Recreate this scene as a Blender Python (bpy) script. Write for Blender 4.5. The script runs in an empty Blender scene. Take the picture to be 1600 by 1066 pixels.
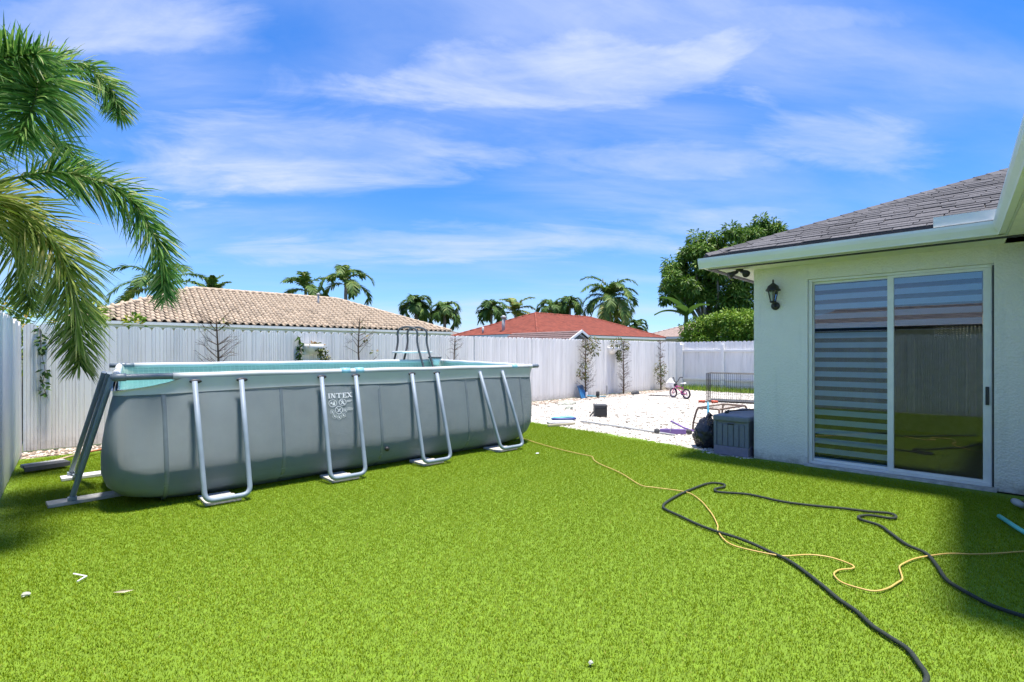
import bpy, bmesh, math, random
from mathutils import Vector, Matrix
R = math.radians
S = bpy.context.scene
COL = S.collection

# ------------------------------------------------------------------ camera, sky, sun, exposure
cam_d = bpy.data.cameras.new('camera')
cam = bpy.data.objects.new('camera', cam_d); COL.objects.link(cam)
cam_d.sensor_width = 36.0; cam_d.lens = 790 / 1600 * 36.0
cam_d.shift_y = (550 - 533) / 1600.0
cam_d.clip_start = 0.05; cam_d.clip_end = 2000
cam.location = (0, 0, 1.5)
cam.rotation_euler = (R(90), 0, R(46.5 - 90))
S.camera = cam

SUN_EL, SUN_DIR = R(82.5), (0.34, -0.940)          # horizontal direction towards the sun
sun_d = bpy.data.lights.new('sun', 'SUN'); sun = bpy.data.objects.new('sun', sun_d); COL.objects.link(sun)
sun_d.energy = 2.1; sun_d.angle = R(6.0); sun_d.color = (1.0, 0.95, 0.87)
sv = Vector((SUN_DIR[0] * math.cos(SUN_EL), SUN_DIR[1] * math.cos(SUN_EL), math.sin(SUN_EL)))
sun.rotation_euler = sv.to_track_quat('Z', 'Y').to_euler()
sun.location = (10, -12, 30)

W = bpy.data.worlds.new('World'); S.world = W; W.use_nodes = True
wn, wl = W.node_tree.nodes, W.node_tree.links
wn.clear()
def wnode(t, **kw):
    n = wn.new(t)
    for k, v in kw.items(): setattr(n, k, v)
    return n
def wmath(op, a, b=None, c=None):
    n = wnode('ShaderNodeMath', operation=op)
    for i, v in enumerate((a, b, c)):
        if v is None: continue
        if isinstance(v, (int, float)): n.inputs[i].default_value = v
        else: wl.new(v, n.inputs[i])
    return n.outputs[0]
sky = wnode('ShaderNodeTexSky', sky_type='NISHITA')
sky.sun_disc = False; sky.sun_elevation = SUN_EL
sky.sun_rotation = math.atan2(SUN_DIR[0], SUN_DIR[1])
sky.altitude = 0; sky.air_density = 1.0; sky.dust_density = 0.1; sky.ozone_density = 2.2
gam = wnode('ShaderNodeGamma'); gam.inputs[1].default_value = 0.78; wl.new(sky.outputs[0], gam.inputs[0])
hsv = wnode('ShaderNodeHueSaturation'); hsv.inputs["Saturation"].default_value = 1.20; hsv.inputs['Hue'].default_value = 0.512; hsv.inputs["Value"].default_value = 0.545
tint = wnode('ShaderNodeMix', data_type='RGBA', blend_type='MULTIPLY'); tint.inputs[0].default_value = 1.0
tint.inputs[7].default_value = (0.53, 0.775, 1.02, 1); wl.new(gam.outputs[0], tint.inputs[6])
wl.new(tint.outputs[2], hsv.inputs['Color'])
tc = wnode('ShaderNodeTexCoord'); sp = wnode('ShaderNodeSeparateXYZ'); wl.new(tc.outputs['Generated'], sp.inputs[0])
zz = wmath('MAXIMUM', sp.outputs[2], 0.0)
den = wmath('ADD', zz, 0.16)
cb = wnode('ShaderNodeCombineXYZ')
wl.new(wmath('DIVIDE', sp.outputs[0], den), cb.inputs[0]); wl.new(wmath('DIVIDE', sp.outputs[1], den), cb.inputs[1])
vr = wnode('ShaderNodeVectorRotate', rotation_type='Z_AXIS'); vr.inputs['Angle'].default_value = R(43.5)
wl.new(cb.outputs[0], vr.inputs['Vector'])       # turn the cloud plane so that the streaks drift across the yard
def cloud_noise(scale, rot, loc, detail, rough, dist):
    m = wnode('ShaderNodeMapping'); m.inputs['Scale'].default_value = scale
    m.inputs['Location'].default_value = loc
    v2 = wnode('ShaderNodeVectorRotate', rotation_type='Z_AXIS'); v2.inputs['Angle'].default_value = R(rot); wl.new(vr.outputs[0], v2.inputs['Vector'])
    wl.new(v2.outputs[0], m.inputs[0])
    n = wnode('ShaderNodeTexNoise'); n.inputs['Scale'].default_value = 1.0; n.inputs['Detail'].default_value = detail
    n.inputs['Roughness'].default_value = rough; n.inputs['Distortion'].default_value = dist
    wl.new(m.outputs[0], n.inputs['Vector']); return n.outputs['Fac']
def smooth(v, lo, hi):
    n = wnode('ShaderNodeMapRange', interpolation_type='SMOOTHSTEP')
    n.inputs[1].default_value = lo; n.inputs[2].default_value = hi; wl.new(v, n.inputs[0]); return n.outputs[0]
# cirrus: a few drifting banks with ragged edges, thin broken streaks everywhere else
wispn = cloud_noise((0.8, 2.3, 1), -10, (1.7, 2.2, 0), 9, 0.60, 0.7)
wisp = smooth(wispn, 0.32, 0.72)
fine = smooth(cloud_noise((2.6, 6.0, 1), -4, (8.2, 1.2, 0), 8, 0.65, 0.8), 0.30, 0.80)
rag = wmath('MULTIPLY', wmath('SUBTRACT', cloud_noise((1.6, 3.4, 1), -6, (4.4, 9.2, 0), 7, 0.6, 0.6), 0.5), 2.6)
big = smooth(cloud_noise((0.30, 0.75, 1), -8, (7.7, 9.1, 0), 3, 0.5, 0.5), 0.44, 0.66)
sv2 = wnode('ShaderNodeSeparateXYZ'); wl.new(vr.outputs[0], sv2.inputs[0])
def bank(cx, cy, rx, ry, tilt, w):
    dx, dy = wmath('SUBTRACT', sv2.outputs[0], cx), wmath('SUBTRACT', sv2.outputs[1], cy)
    c_, s_ = math.cos(R(tilt)), math.sin(R(tilt))
    ex = wmath('DIVIDE', wmath('ADD', wmath('MULTIPLY', dx, c_), wmath('MULTIPLY', dy, s_)), rx)
    ey = wmath('DIVIDE', wmath('SUBTRACT', wmath('MULTIPLY', dy, c_), wmath('MULTIPLY', dx, s_)), ry)
    d = wmath('SQRT', wmath('ADD', wmath('MULTIPLY', ex, ex), wmath('MULTIPLY', ey, ey)))
    return wmath('MULTIPLY', smooth(wmath('ADD', d, rag), 1.25, 0.35), w)
cov = wmath('MULTIPLY', big, 0.60)
for b_ in ((0.15, 1.40, 0.70, 0.19, -4, 1.0), (-0.62, 1.76, 1.0, 0.27, -4, 0.9), (0.45, 1.80, 0.7, 0.15, 0, 0.55), (1.05, 1.62, 0.34, 0.18, 12, 0.65), (-0.90, 1.12, 0.36, 0.12, 0, 0.9), (-0.30, 2.65, 1.4, 0.26, 0, 0.6), (0.60, 1.15, 0.36, 0.05, -3, 0.6), (0.9, 2.3, 0.5, 0.2, 0, 0.5),
           (-2.3, 0.2, 1.1, 0.4, 10, 0.9), (2.2, -0.2, 1.0, 0.4, -10, 0.9), (-0.2, -1.5, 1.3, 0.45, 0, 0.9)):
    cov = wmath('MAXIMUM', cov, bank(*b_))
cl = wmath('MULTIPLY', cov, wmath('ADD', 0.28, wmath('ADD', wmath('MULTIPLY', wisp, 0.50), wmath('MULTIPLY', fine, 0.30))))
low = smooth(zz, 0.40, 0.0)                     # thin cloud seen edge-on towards the horizon
cl = wmath('ADD', wmath('MULTIPLY', cl, 0.95), wmath('ADD', wmath('MULTIPLY', wisp, 0.13), wmath('MULTIPLY', low, 0.17)))
cl = wmath('MINIMUM', cl, 0.82)
mix = wnode('ShaderNodeMix', data_type='RGBA')
wl.new(cl, mix.inputs[0]); wl.new(hsv.outputs[0], mix.inputs[6])
CLOUD = (1.30, 1.46, 1.92)
mix.inputs[7].default_value = (*CLOUD, 1)
bg = wnode('ShaderNodeBackground'); bg.inputs[1].default_value = 0.15
wl.new(mix.outputs[2], bg.inputs[0])
wo = wnode('ShaderNodeOutputWorld'); wl.new(bg.outputs[0], wo.inputs[0])

S.view_settings.view_transform = 'Standard'; S.view_settings.look = 'None'
S.view_settings.exposure = 1.96; S.view_settings.gamma = 1.0
S.render.engine = 'CYCLES'
S.cycles.max_bounces = 6; S.cycles.diffuse_bounces = 3; S.cycles.glossy_bounces = 3
S.cycles.transmission_bounces = 4; S.cycles.transparent_max_bounces = 8
S.cycles.use_denoising = True
S.cycles.caustics_reflective = False; S.cycles.caustics_refractive = False

# ------------------------------------------------------------------ materials
M = {}
def nmat(name):
    m = bpy.data.materials.new(name); m.use_nodes = True
    nt = m.node_tree; b = nt.nodes['Principled BSDF']; M[name] = m
    return m, nt, b
def lk(nt, a, b): nt.links.new(a, b)
def mapping(nt, scale=(1, 1, 1), obj=True):
    t = nt.nodes.new('ShaderNodeTexCoord'); mp = nt.nodes.new('ShaderNodeMapping'); mp.inputs['Scale'].default_value = scale
    if obj: lk(nt, t.outputs['Object'], mp.inputs[0])
    else:
        g = nt.nodes.new('ShaderNodeNewGeometry'); lk(nt, g.outputs['Position'], mp.inputs[0])
    return mp.outputs[0]
def noise(nt, vec, scale, detail=4, rough=0.55):
    n = nt.nodes.new('ShaderNodeTexNoise'); n.inputs['Scale'].default_value = scale; n.inputs['Detail'].default_value = detail
    n.inputs['Roughness'].default_value = rough; lk(nt, vec, n.inputs['Vector']); return n.outputs['Fac']
def ramp(nt, fac, stops):
    r = nt.nodes.new('ShaderNodeValToRGB'); e = r.color_ramp.elements
    while len(e) < len(stops): e.new(0.5)
    for k, (p, c) in enumerate(stops): e[k].position = p; e[k].color = (*c, 1)
    lk(nt, fac, r.inputs[0]); return r.outputs[0]
def bump(nt, b, h, strength=0.3, dist=0.01):
    n = nt.nodes.new('ShaderNodeBump'); n.inputs['Strength'].default_value = strength; n.inputs['Distance'].default_value = dist
    lk(nt, h, n.inputs['Height']); lk(nt, n.outputs[0], b.inputs['Normal'])
def mixc(nt, fac, a, c, blend='MIX'):
    n = nt.nodes.new('ShaderNodeMix'); n.data_type = 'RGBA'; n.blend_type = blend
    for s, v in ((0, fac), (6, a), (7, c)):
        if isinstance(v, (int, float)): n.inputs[s].default_value = v
        elif isinstance(v, tuple): n.inputs[s].default_value = (*v, 1)
        else: lk(nt, v, n.inputs[s])
    return n.outputs[2]
def plain(name, c, rough=0.6, metal=0.0, var=0.12, scale=8.0, bmp=0.0, bscale=60, rnd=0.0, spec=0.5, world=False, coat=0.0):
    """base colour with soft mottling, optional fine relief and a per-object tint"""
    m, nt, b = nmat(name)
    v = mapping(nt, obj=not world)
    lo = tuple(x * (1 - var) for x in c); hi = tuple(min(1, x * (1 + var)) for x in c)
    col = ramp(nt, noise(nt, v, scale, 5), [(0.3, lo), (0.7, hi)])
    if rnd:
        oi = nt.nodes.new('ShaderNodeObjectInfo')
        k = nt.nodes.new('ShaderNodeMapRange'); k.inputs[3].default_value = 1 - rnd; k.inputs[4].default_value = 1 + rnd
        lk(nt, oi.outputs['Random'], k.inputs[0])
        mm = nt.nodes.new('ShaderNodeVectorMath'); mm.operation = 'SCALE'; lk(nt, col, mm.inputs[0]); lk(nt, k.outputs[0], mm.inputs['Scale'])
        col = mm.outputs[0]
    lk(nt, col, b.inputs['Base Color'])
    b.inputs['Roughness'].default_value = rough; b.inputs['Metallic'].default_value = metal
    b.inputs['Specular IOR Level'].default_value = spec
    if coat: b.inputs['Coat Weight'].default_value = coat
    if bmp: bump(nt, b, noise(nt, v, bscale, 4), bmp)
    return m
def tinted(name, stops, rough=0.55, trans=0.0, spec=0.3, patch=None):
    """colour from the mesh attribute 'tint' (one value for each leaf, blade or stone)"""
    m, nt, b = nmat(name)
    a = nt.nodes.new('ShaderNodeAttribute'); a.attribute_name = 'tint'
    col = ramp(nt, a.outputs['Fac'], stops)
    if patch:
        g = nt.nodes.new('ShaderNodeNewGeometry')
        f = noise(nt, g.outputs['Position'], patch[0], 4)
        f2 = noise(nt, mapping(nt, (.22, 2.6, 1), False), 1.0, 3)
        col = mixc(nt, ramp(nt, f2, [(0.42, (0, 0, 0)), (0.62, (1, 1, 1))]), col, mixc(nt, 1.0, col, (1.12, 1.08, 1.15), 'MULTIPLY'))
        col = mixc(nt, ramp(nt, f, [(0.35, (0, 0, 0)), (0.7, (1, 1, 1))]), col, mixc(nt, 1.0, col, patch[1], 'MULTIPLY'))
    lk(nt, col, b.inputs['Base Color']); b.inputs['Roughness'].default_value = rough
    b.inputs['Specular IOR Level'].default_value = spec
    if trans:
        tr = nt.nodes.new('ShaderNodeBsdfTranslucent'); lk(nt, col, tr.inputs[0])
        ms = nt.nodes.new('ShaderNodeMixShader'); ms.inputs[0].default_value = trans
        out = nt.nodes['Material Output']; lk(nt, b.outputs[0], ms.inputs[1]); lk(nt, tr.outputs[0], ms.inputs[2]); lk(nt, ms.outputs[0], out.inputs[0])
    return m

# ------------------------------------------------------------------ mesh helpers
class MB:
    def __init__(s): s.v = []; s.f = []; s.t = []
    def add(s, vs, fs, tint=0.5):
        o = len(s.v); s.v += [tuple(p) for p in vs]; s.f += [tuple(i + o for i in f) for f in fs]; s.t += [tint] * len(vs)
    def box(s, x0, x1, y0, y1, z0, z1, tint=0.5):
        s.add([(x0, y0, z0), (x1, y0, z0), (x1, y1, z0), (x0, y1, z0), (x0, y0, z1), (x1, y0, z1), (x1, y1, z1), (x0, y1, z1)],
              [(0, 3, 2, 1), (4, 5, 6, 7), (0, 1, 5, 4), (1, 2, 6, 5), (2, 3, 7, 6), (3, 0, 4, 7)], tint)
    def bbox(s, x0, x1, y0, y1, z0, z1, b=0.01):
        """box with bevelled edges"""
        bm = bmesh.new(); bmesh.ops.create_cube(bm, size=1)
        for v in bm.verts: v.co = Vector(((x0 + x1) / 2 + v.co.x * (x1 - x0), (y0 + y1) / 2 + v.co.y * (y1 - y0), (z0 + z1) / 2 + v.co.z * (z1 - z0)))
        bmesh.ops.bevel(bm, geom=list(bm.edges), offset=b, segments=2, affect='EDGES', profile=0.5)
        bm.verts.ensure_lookup_table()
        s.add([v.co[:] for v in bm.verts], [[l.vert.index for l in f.loops] for f in bm.faces]); bm.free()
    def tube(s, pts, r, n=8, cap=True, tint=0.5, flat=1.0):
        pts = [Vector(p) for p in pts]; rs = r if isinstance(r, (list, tuple)) else [r] * len(pts)
        rings = []; up = None
        for i, p in enumerate(pts):
            t = (pts[min(i + 1, len(pts) - 1)] - pts[max(i - 1, 0)])
            if t.length < 1e-9: t = Vector((0, 0, 1))
            t.normalize()
            if up is None:
                up = Vector((0, 0, 1)) if abs(t.z) < 0.9 else Vector((1, 0, 0))
            a = t.cross(up)
            if a.length < 1e-6: a = t.cross(Vector((0, 1, 0)))
            a.normalize(); b2 = a.cross(t).normalized(); up = b2
            rings.append([p + (a * math.cos(2 * math.pi * k / n) + b2 * math.sin(2 * math.pi * k / n) * flat) * rs[i] for k in range(n)])
        vs = [q for rg in rings for q in rg]; fs = []
        for i in range(len(rings) - 1):
            for k in range(n):
                fs.append((i * n + k, i * n + (k + 1) % n, (i + 1) * n + (k + 1) % n, (i + 1) * n + k))
        if cap:
            fs.append(tuple(reversed(range(n)))); fs.append(tuple((len(rings) - 1) * n + k for k in range(n)))
        s.add(vs, fs, tint)
    def lathe(s, prof, c=(0, 0, 0), n=16, tint=0.5):
        vs = []; fs = []
        for (r, z) in prof:
            for k in range(n): vs.append((c[0] + r * math.cos(2 * math.pi * k / n), c[1] + r * math.sin(2 * math.pi * k / n), c[2] + z))
        for i in range(len(prof) - 1):
            for k in range(n): fs.append((i * n + k, i * n + (k + 1) % n, (i + 1) * n + (k + 1) % n, (i + 1) * n + k))
        fs.append(tuple(reversed(range(n)))); fs.append(tuple((len(prof) - 1) * n + k for k in range(n)))
        s.add(vs, fs, tint)
    def prism(s, poly, fn, d0, d1):
        """poly (a,b) extruded from d0 to d1; fn(a,b,d) -> point"""
        n = len(poly); vs = [fn(a, b, d0) for a, b in poly] + [fn(a, b, d1) for a, b in poly]
        fs = [tuple(range(n)), tuple(reversed(range(n, 2 * n)))] + [(k, k + n, (k + 1) % n + n, (k + 1) % n) for k in range(n)]
        s.add(vs, fs)
    def mesh(s, name, mat, smooth=False):
        me = bpy.data.meshes.new(name); me.from_pydata(s.v, [], s.f)
        me.materials.append(M[mat] if isinstance(mat, str) else mat)
        if smooth: me.polygons.foreach_set('use_smooth', [True] * len(me.polygons))
        at = me.attributes.new('tint', 'FLOAT', 'POINT'); at.data.foreach_set('value', s.t)
        me.update(); return me
    def build(s, name, mat, parent=None, smooth=False, loc=None, fix=True):
        me = s.mesh(name, mat, smooth)
        if fix and len(s.f) < 20000:
            bm = bmesh.new(); bm.from_mesh(me); bmesh.ops.recalc_face_normals(bm, faces=bm.faces); bm.to_mesh(me); bm.free()
        return put(name, me, parent, loc)
def put(name, me, parent=None, loc=None, rz=0, rot=None, scale=None):
    o = bpy.data.objects.new(name, me); COL.objects.link(o)
    if parent: o.parent = parent
    if loc is not None: o.location = loc
    if rot is not None: o.rotation_euler = rot
    elif rz: o.rotation_euler = (0, 0, rz)
    if scale is not None: o.scale = scale
    return o
def empty(name, loc=(0, 0, 0), rz=0):
    o = bpy.data.objects.new(name, None); COL.objects.link(o); o.location = loc; o.rotation_euler = (0, 0, rz); o.empty_display_size = 0.2
    return o
def tag(o, label=None, cat=None, group=None, kind=None):
    if label: o['label'] = label
    if cat: o['category'] = cat
    if group: o['group'] = group
    if kind: o['kind'] = kind
    return o
def curve_pts(ctrl, per=8):
    """Catmull-Rom through the control points"""
    P = [Vector(p) for p in ctrl]; P = [P[0] * 2 - P[1]] + P + [P[-1] * 2 - P[-2]]; out = []
    for i in range(1, len(P) - 2):
        for k in range(per):
            t = k / per; a, b, c, d = P[i - 1], P[i], P[i + 1], P[i + 2]
            out.append(0.5 * ((2 * b) + (c - a) * t + (2 * a - 5 * b + 4 * c - d) * t * t + (3 * b - a - 3 * c + d) * t ** 3))
    out.append(P[-2]); return out
def scatter(name, patch, mat, pts, label, cat, smooth=False):
    """one object whose mesh holds a patch and loose points; geometry nodes copy the patch onto the points"""
    vs = list(patch.v); n = len(vs); tint = list(patch.t)
    vs += [(x, y, z) for (x, y, z, r, s) in pts]; tint += [0.5] * len(pts)
    me = bpy.data.meshes.new(name); me.from_pydata(vs, [], patch.f); me.materials.append(M[mat])
    if smooth: me.polygons.foreach_set('use_smooth', [True] * len(me.polygons))
    for an, vals in (('tint', tint), ('spot', [0.0] * n + [1.0] * len(pts)), ('turn', [0.0] * n + [p[3] for p in pts]), ('size', [1.0] * n + [p[4] for p in pts])):
        at = me.attributes.new(an, 'FLOAT', 'POINT'); at.data.foreach_set('value', vals)
    o = put(name, me); tag(o, label, cat, kind='stuff')
    ng = bpy.data.node_groups.new(name + '_nodes', 'GeometryNodeTree')
    ng.interface.new_socket('Geometry', in_out='INPUT', socket_type='NodeSocketGeometry')
    ng.interface.new_socket('Geometry', in_out='OUTPUT', socket_type='NodeSocketGeometry')
    N = ng.nodes; L = ng.links
    gi = N.new('NodeGroupInput'); go = N.new('NodeGroupOutput')
    def na(a):
        k = N.new('GeometryNodeInputNamedAttribute'); k.data_type = 'FLOAT'; k.inputs[0].default_value = a; return k.outputs[0]
    sep = N.new('GeometryNodeSeparateGeometry'); sep.domain = 'POINT'
    cmp_ = N.new('FunctionNodeCompare'); cmp_.data_type = 'FLOAT'; cmp_.operation = 'GREATER_THAN'; cmp_.inputs[1].default_value = 0.5
    L.new(na('spot'), cmp_.inputs[0]); L.new(gi.outputs[0], sep.inputs[0]); L.new(cmp_.outputs[0], sep.inputs[1])
    iop = N.new('GeometryNodeInstanceOnPoints'); L.new(sep.outputs[0], iop.inputs['Points']); L.new(sep.outputs[1], iop.inputs['Instance'])
    cx = N.new('ShaderNodeCombineXYZ'); L.new(na('turn'), cx.inputs[2])
    L.new(cx.outputs[0], iop.inputs['Rotation']); L.new(na('size'), iop.inputs['Scale'])
    L.new(iop.outputs[0], go.inputs[0])
    md = o.modifiers.new('scatter', 'NODES'); md.node_group = ng
    return o

# ------------------------------------------------------------------ material list
plain('earth', (0.10, 0.12, 0.05), 0.95, var=0.35, scale=0.4, world=True)
plain('turf_mat', (0.15, 0.245, 0.012), 0.9, var=0.30, scale=30, world=True, bmp=0.5, bscale=300)
tinted('blade', [(0.0, (0.100, 0.155, 0.004)), (0.35, (0.215, 0.305, 0.007)), (0.7, (0.315, 0.405, 0.014)), (1.0, (0.58, 0.54, 0.14))], 0.6, 0.38, 0.2, patch=(0.7, (0.90, 0.94, 0.84)))
plain('gravel_mat', (0.42, 0.38, 0.33), 0.95, var=0.35, scale=26, world=True, bmp=0.6, bscale=120)
tinted('white_stone', [(0.0, (0.08, 0.065, 0.05)), (0.15, (0.18, 0.15, 0.11)), (0.20, (0.42, 0.38, 0.33)), (0.45, (0.58, 0.54, 0.48)), (1.0, (0.74, 0.70, 0.63))], 0.85)
plain('pebble_bed', (0.22, 0.18, 0.14), 0.95, var=0.4, scale=40, world=True, bmp=0.5)
tinted('pebble_stone', [(0.0, (0.16, 0.12, 0.09)), (0.3, (0.38, 0.28, 0.21)), (0.7, (0.55, 0.47, 0.38)), (1.0, (0.74, 0.70, 0.64))], 0.8)
def fence_mat():
    m, nt, b = nmat('vinyl')
    v = mapping(nt, (1, 1, 0.12), obj=False)
    n1 = noise(nt, v, 9, 6, 0.6)
    oi = nt.nodes.new('ShaderNodeObjectInfo')
    c = ramp(nt, n1, [(0.25, (0.76, 0.73, 0.69)), (0.5, (0.89, 0.865, 0.825)), (0.8, (0.92, 0.90, 0.865))])
    c = mixc(nt, 1.0, c, ramp(nt, oi.outputs['Random'], [(0.0, (0.92, 0.925, 0.935)), (1.0, (1, 1, 1))]), 'MULTIPLY')
    # splashed dirt near the ground
    g = nt.nodes.new('ShaderNodeNewGeometry'); sx = nt.nodes.new('ShaderNodeSeparateXYZ'); lk(nt, g.outputs['Position'], sx.inputs[0])
    mr = nt.nodes.new('ShaderNodeMapRange'); mr.inputs[1].default_value = 0.02; mr.inputs[2].default_value = 0.34; mr.inputs[3].default_value = 1; mr.inputs[4].default_value = 0
    lk(nt, sx.outputs[2], mr.inputs[0])
    d = nt.nodes.new('ShaderNodeMath'); d.operation = 'MULTIPLY'; lk(nt, mr.outputs[0], d.inputs[0]); lk(nt, noise(nt, mapping(nt, (1, 1, 1), False), 14, 6, 0.7), d.inputs[1])
    c = mixc(nt, ramp(nt, d.outputs[0], [(0.20, (0, 0, 0)), (0.62, (0.75, 0.75, 0.75))]), c, (0.46, 0.44, 0.38))
    lk(nt, c, b.inputs['Base Color']); b.inputs['Roughness'].default_value = 0.5
fence_mat()
def stucco():
    m, nt, b = nmat('stucco')
    v = mapping(nt, (1, 1, 1), False)
    c = ramp(nt, noise(nt, v, 2.2, 6, 0.6), [(0.3, (0.86, 0.82, 0.74)), (0.7, (0.92, 0.875, 0.80))])
    g = nt.nodes.new('ShaderNodeNewGeometry'); sx = nt.nodes.new('ShaderNodeSeparateXYZ'); lk(nt, g.outputs['Position'], sx.inputs[0])
    mr = nt.nodes.new('ShaderNodeMapRange'); mr.inputs[1].default_value = 0.0; mr.inputs[2].default_value = 0.28; mr.inputs[3].default_value = 1; mr.inputs[4].default_value = 0
    lk(nt, sx.outputs[2], mr.inputs[0])
    d = nt.nodes.new('ShaderNodeMath'); d.operation = 'MULTIPLY'; lk(nt, mr.outputs[0], d.inputs[0]); lk(nt, noise(nt, v, 11, 7, 0.7), d.inputs[1])
    c = mixc(nt, ramp(nt, d.outputs[0], [(0.24, (0, 0, 0)), (0.55, (0.85, 0.85, 0.85))]), c, (0.40, 0.36, 0.31))
    lk(nt, c, b.inputs['Base Color']); b.inputs['Roughness'].default_value = 0.9
    stv = noise(nt, mapping(nt, (7, 7, .5), False), 1.0, 5, .6)
    c = mixc(nt, ramp(nt, stv, [(0.55, (0, 0, 0)), (0.8, (.35, .35, .35))]), c, (0.58, 0.58, 0.54))
    lk(nt, c, b.inputs['Base Color'])
    vo = nt.nodes.new('ShaderNodeTexVoronoi'); vo.inputs['Scale'].default_value = 42; lk(nt, v, vo.inputs['Vector'])
    ad = nt.nodes.new('ShaderNodeMath'); ad.operation = 'ADD'; lk(nt, vo.outputs['Distance'], ad.inputs[0]); lk(nt, noise(nt, v, 60, 5, 0.7), ad.inputs[1])
    bump(nt, b, ad.outputs[0], 0.55, 0.012)
stucco()
plain('white_paint', (0.88, 0.86, 0.81), 0.45, var=0.05)
plain('gutter_paint', (0.86, 0.84, 0.77), 0.35, var=0.05, scale=3)
plain('soffit_paint', (0.62, 0.63, 0.61), 0.7, var=0.06)
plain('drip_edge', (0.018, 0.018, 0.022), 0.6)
plain('shingle_mat', (0.104, 0.099, 0.102), 0.95, var=0.35, scale=55, bmp=0.6, bscale=160, rnd=0.30)
plain('underlay', (0.045, 0.040, 0.040), 0.95)
plain('black_metal', (0.020, 0.020, 0.024), 0.45, var=0.2)
plain('black_plastic', (0.028, 0.028, 0.030), 0.5, var=0.2)
plain('dark_grey', (0.070, 0.072, 0.076), 0.6, var=0.2)
plain('slat_fabric', (0.74, 0.84, 0.95), 0.8, var=0.05)
plain('room_wall', (0.55, 0.57, 0.58), 0.9)
plain('room_floor', (0.42, 0.42, 0.40), 0.4)
plain('concrete', (0.55, 0.53, 0.50), 0.9, var=0.25, scale=14, bmp=0.4)
def glass(name, tint=(0.55, 0.62, 0.62), rough=0.0, ior=1.52, boost=1.0):
    m, nt, b = nmat(name)
    tr = nt.nodes.new('ShaderNodeBsdfTransparent'); tr.inputs[0].default_value = (*tint, 1)
    gl = nt.nodes.new('ShaderNodeBsdfGlossy'); gl.inputs['Roughness'].default_value = rough
    fr = nt.nodes.new('ShaderNodeFresnel'); fr.inputs[0].default_value = ior
    mu = nt.nodes.new('ShaderNodeMath'); mu.operation = 'MULTIPLY'; mu.inputs[1].default_value = boost; mu.use_clamp = True; lk(nt, fr.outputs[0], mu.inputs[0])
    ms = nt.nodes.new('ShaderNodeMixShader'); lk(nt, mu.outputs[0], ms.inputs[0]); lk(nt, tr.outputs[0], ms.inputs[1]); lk(nt, gl.outputs[0], ms.inputs[2])
    lk(nt, ms.outputs[0], nt.nodes['Material Output'].inputs[0])
glass('window_glass', (0.84, 0.92, 0.98), 0.004, 1.52, 2.1)
glass('clear_glass', (0.85, 0.88, 0.86), 0.02)

# ------------------------------------------------------------------ ground
def sheet(name, poly, z, mat, kind='structure', label=None):
    mb = MB(); mb.add([(x, y, z) for x, y in poly], [tuple(range(len(poly)))])
    o = mb.build(name, mat, fix=False); tag(o, label, None, kind=kind); return o
sheet('ground', [(-400, -400), (700, -400), (700, 700), (-400, 700)], -0.03, 'earth')
LAWN = [(-0.75, -4), (7.50, -4), (7.42, 2.83), (7.20, 3.22), (7.46, 3.60), (7.64, 4.84), (7.80, 7.84), (7.88, 9.80), (-0.15, 9.84)]
GRAVEL = [(7.42, 2.80), (7.18, 3.20), (7.44, 3.60), (7.62, 4.84), (7.78, 7.84), (7.86, 9.86), (19.2, 10.06), (18.6, 2.80)]
sheet('lawn', LAWN, 0.0, 'turf_mat')
sheet('gravel_bed', GRAVEL, -0.006, 'gravel_mat')
sheet('pebble_border', [(-0.15, 9.80), (7.88, 9.76), (7.88, 9.84), (19.2, 10.04), (19.6, 10.62), (-0.15, 10.5)], -0.010, 'pebble_bed')
sheet('far_border', [(18.6, 2.8), (19.2, 10.06), (19.9, 10.06), (19.9, 2.8)], -0.014, 'earth')
def inside(p, poly):
    x, y = p; c = False; j = len(poly) - 1
    for i in range(len(poly)):
        (xi, yi), (xj, yj) = poly[i], poly[j]
        if (yi > y) != (yj > y) and x < (xj - xi) * (y - yi) / (yj - yi) + xi: c = not c
        j = i
    return c

rng = random.Random(11)
# turf blades
patch = MB(); PS = 0.40
for i in range(560):
    x, y = rng.triangular(-PS / 2, PS / 2, 0), rng.triangular(-PS / 2, PS / 2, 0)
    a = rng.uniform(0, 6.283); hgt = rng.uniform(0.008, 0.019); w = rng.uniform(0.0012, 0.0022); ln = rng.uniform(0.003, 0.014); b = rng.uniform(0, 6.283)
    dx, dy = math.cos(a) * w, math.sin(a) * w; lx, ly = math.cos(b) * ln, math.sin(b) * ln
    t = min(1, max(0, rng.gauss(0.46, 0.13))) if rng.random() > 0.035 else rng.uniform(0.8, 1.0)
    patch.add([(x - dx, y - dy, 0), (x + dx, y + dy, 0), (x + dx * .8 + lx * .35, y + dy * .8 + ly * .35, hgt * .6), (x - dx * .8 + lx * .35, y - dy * .8 + ly * .35, hgt * .6), (x + lx, y + ly, hgt)],
              [(0, 1, 2, 3), (3, 2, 4)], t)
pts = []
gx = -0.65
while gx < 7.8:
    gy = -0.6
    while gy < 9.75:
        x, y = gx + rng.uniform(-.01, .01), gy + rng.uniform(-.01, .01)
        fx = -0.53 + 0.038 * y
        if inside((x + 0.12, y), LAWN) and inside((x + .06, y + 0.1), LAWN) and x > fx + 0.05 and not (1.2 < x < 5.6 and 6.5 < y < 8.0) and not (y < 2.83 and x > 7.34):
            pts.append((x, y, 0, rng.choice([0, 1.5708, 3.1416, 4.7124]) + rng.uniform(-.15, .15), rng.uniform(0.97, 1.03)))
        gy += 0.20
    gx += 0.20
scatter('turf_blades', patch, 'blade', pts, 'bright lime green artificial turf covering the yard', 'turf')

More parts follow.
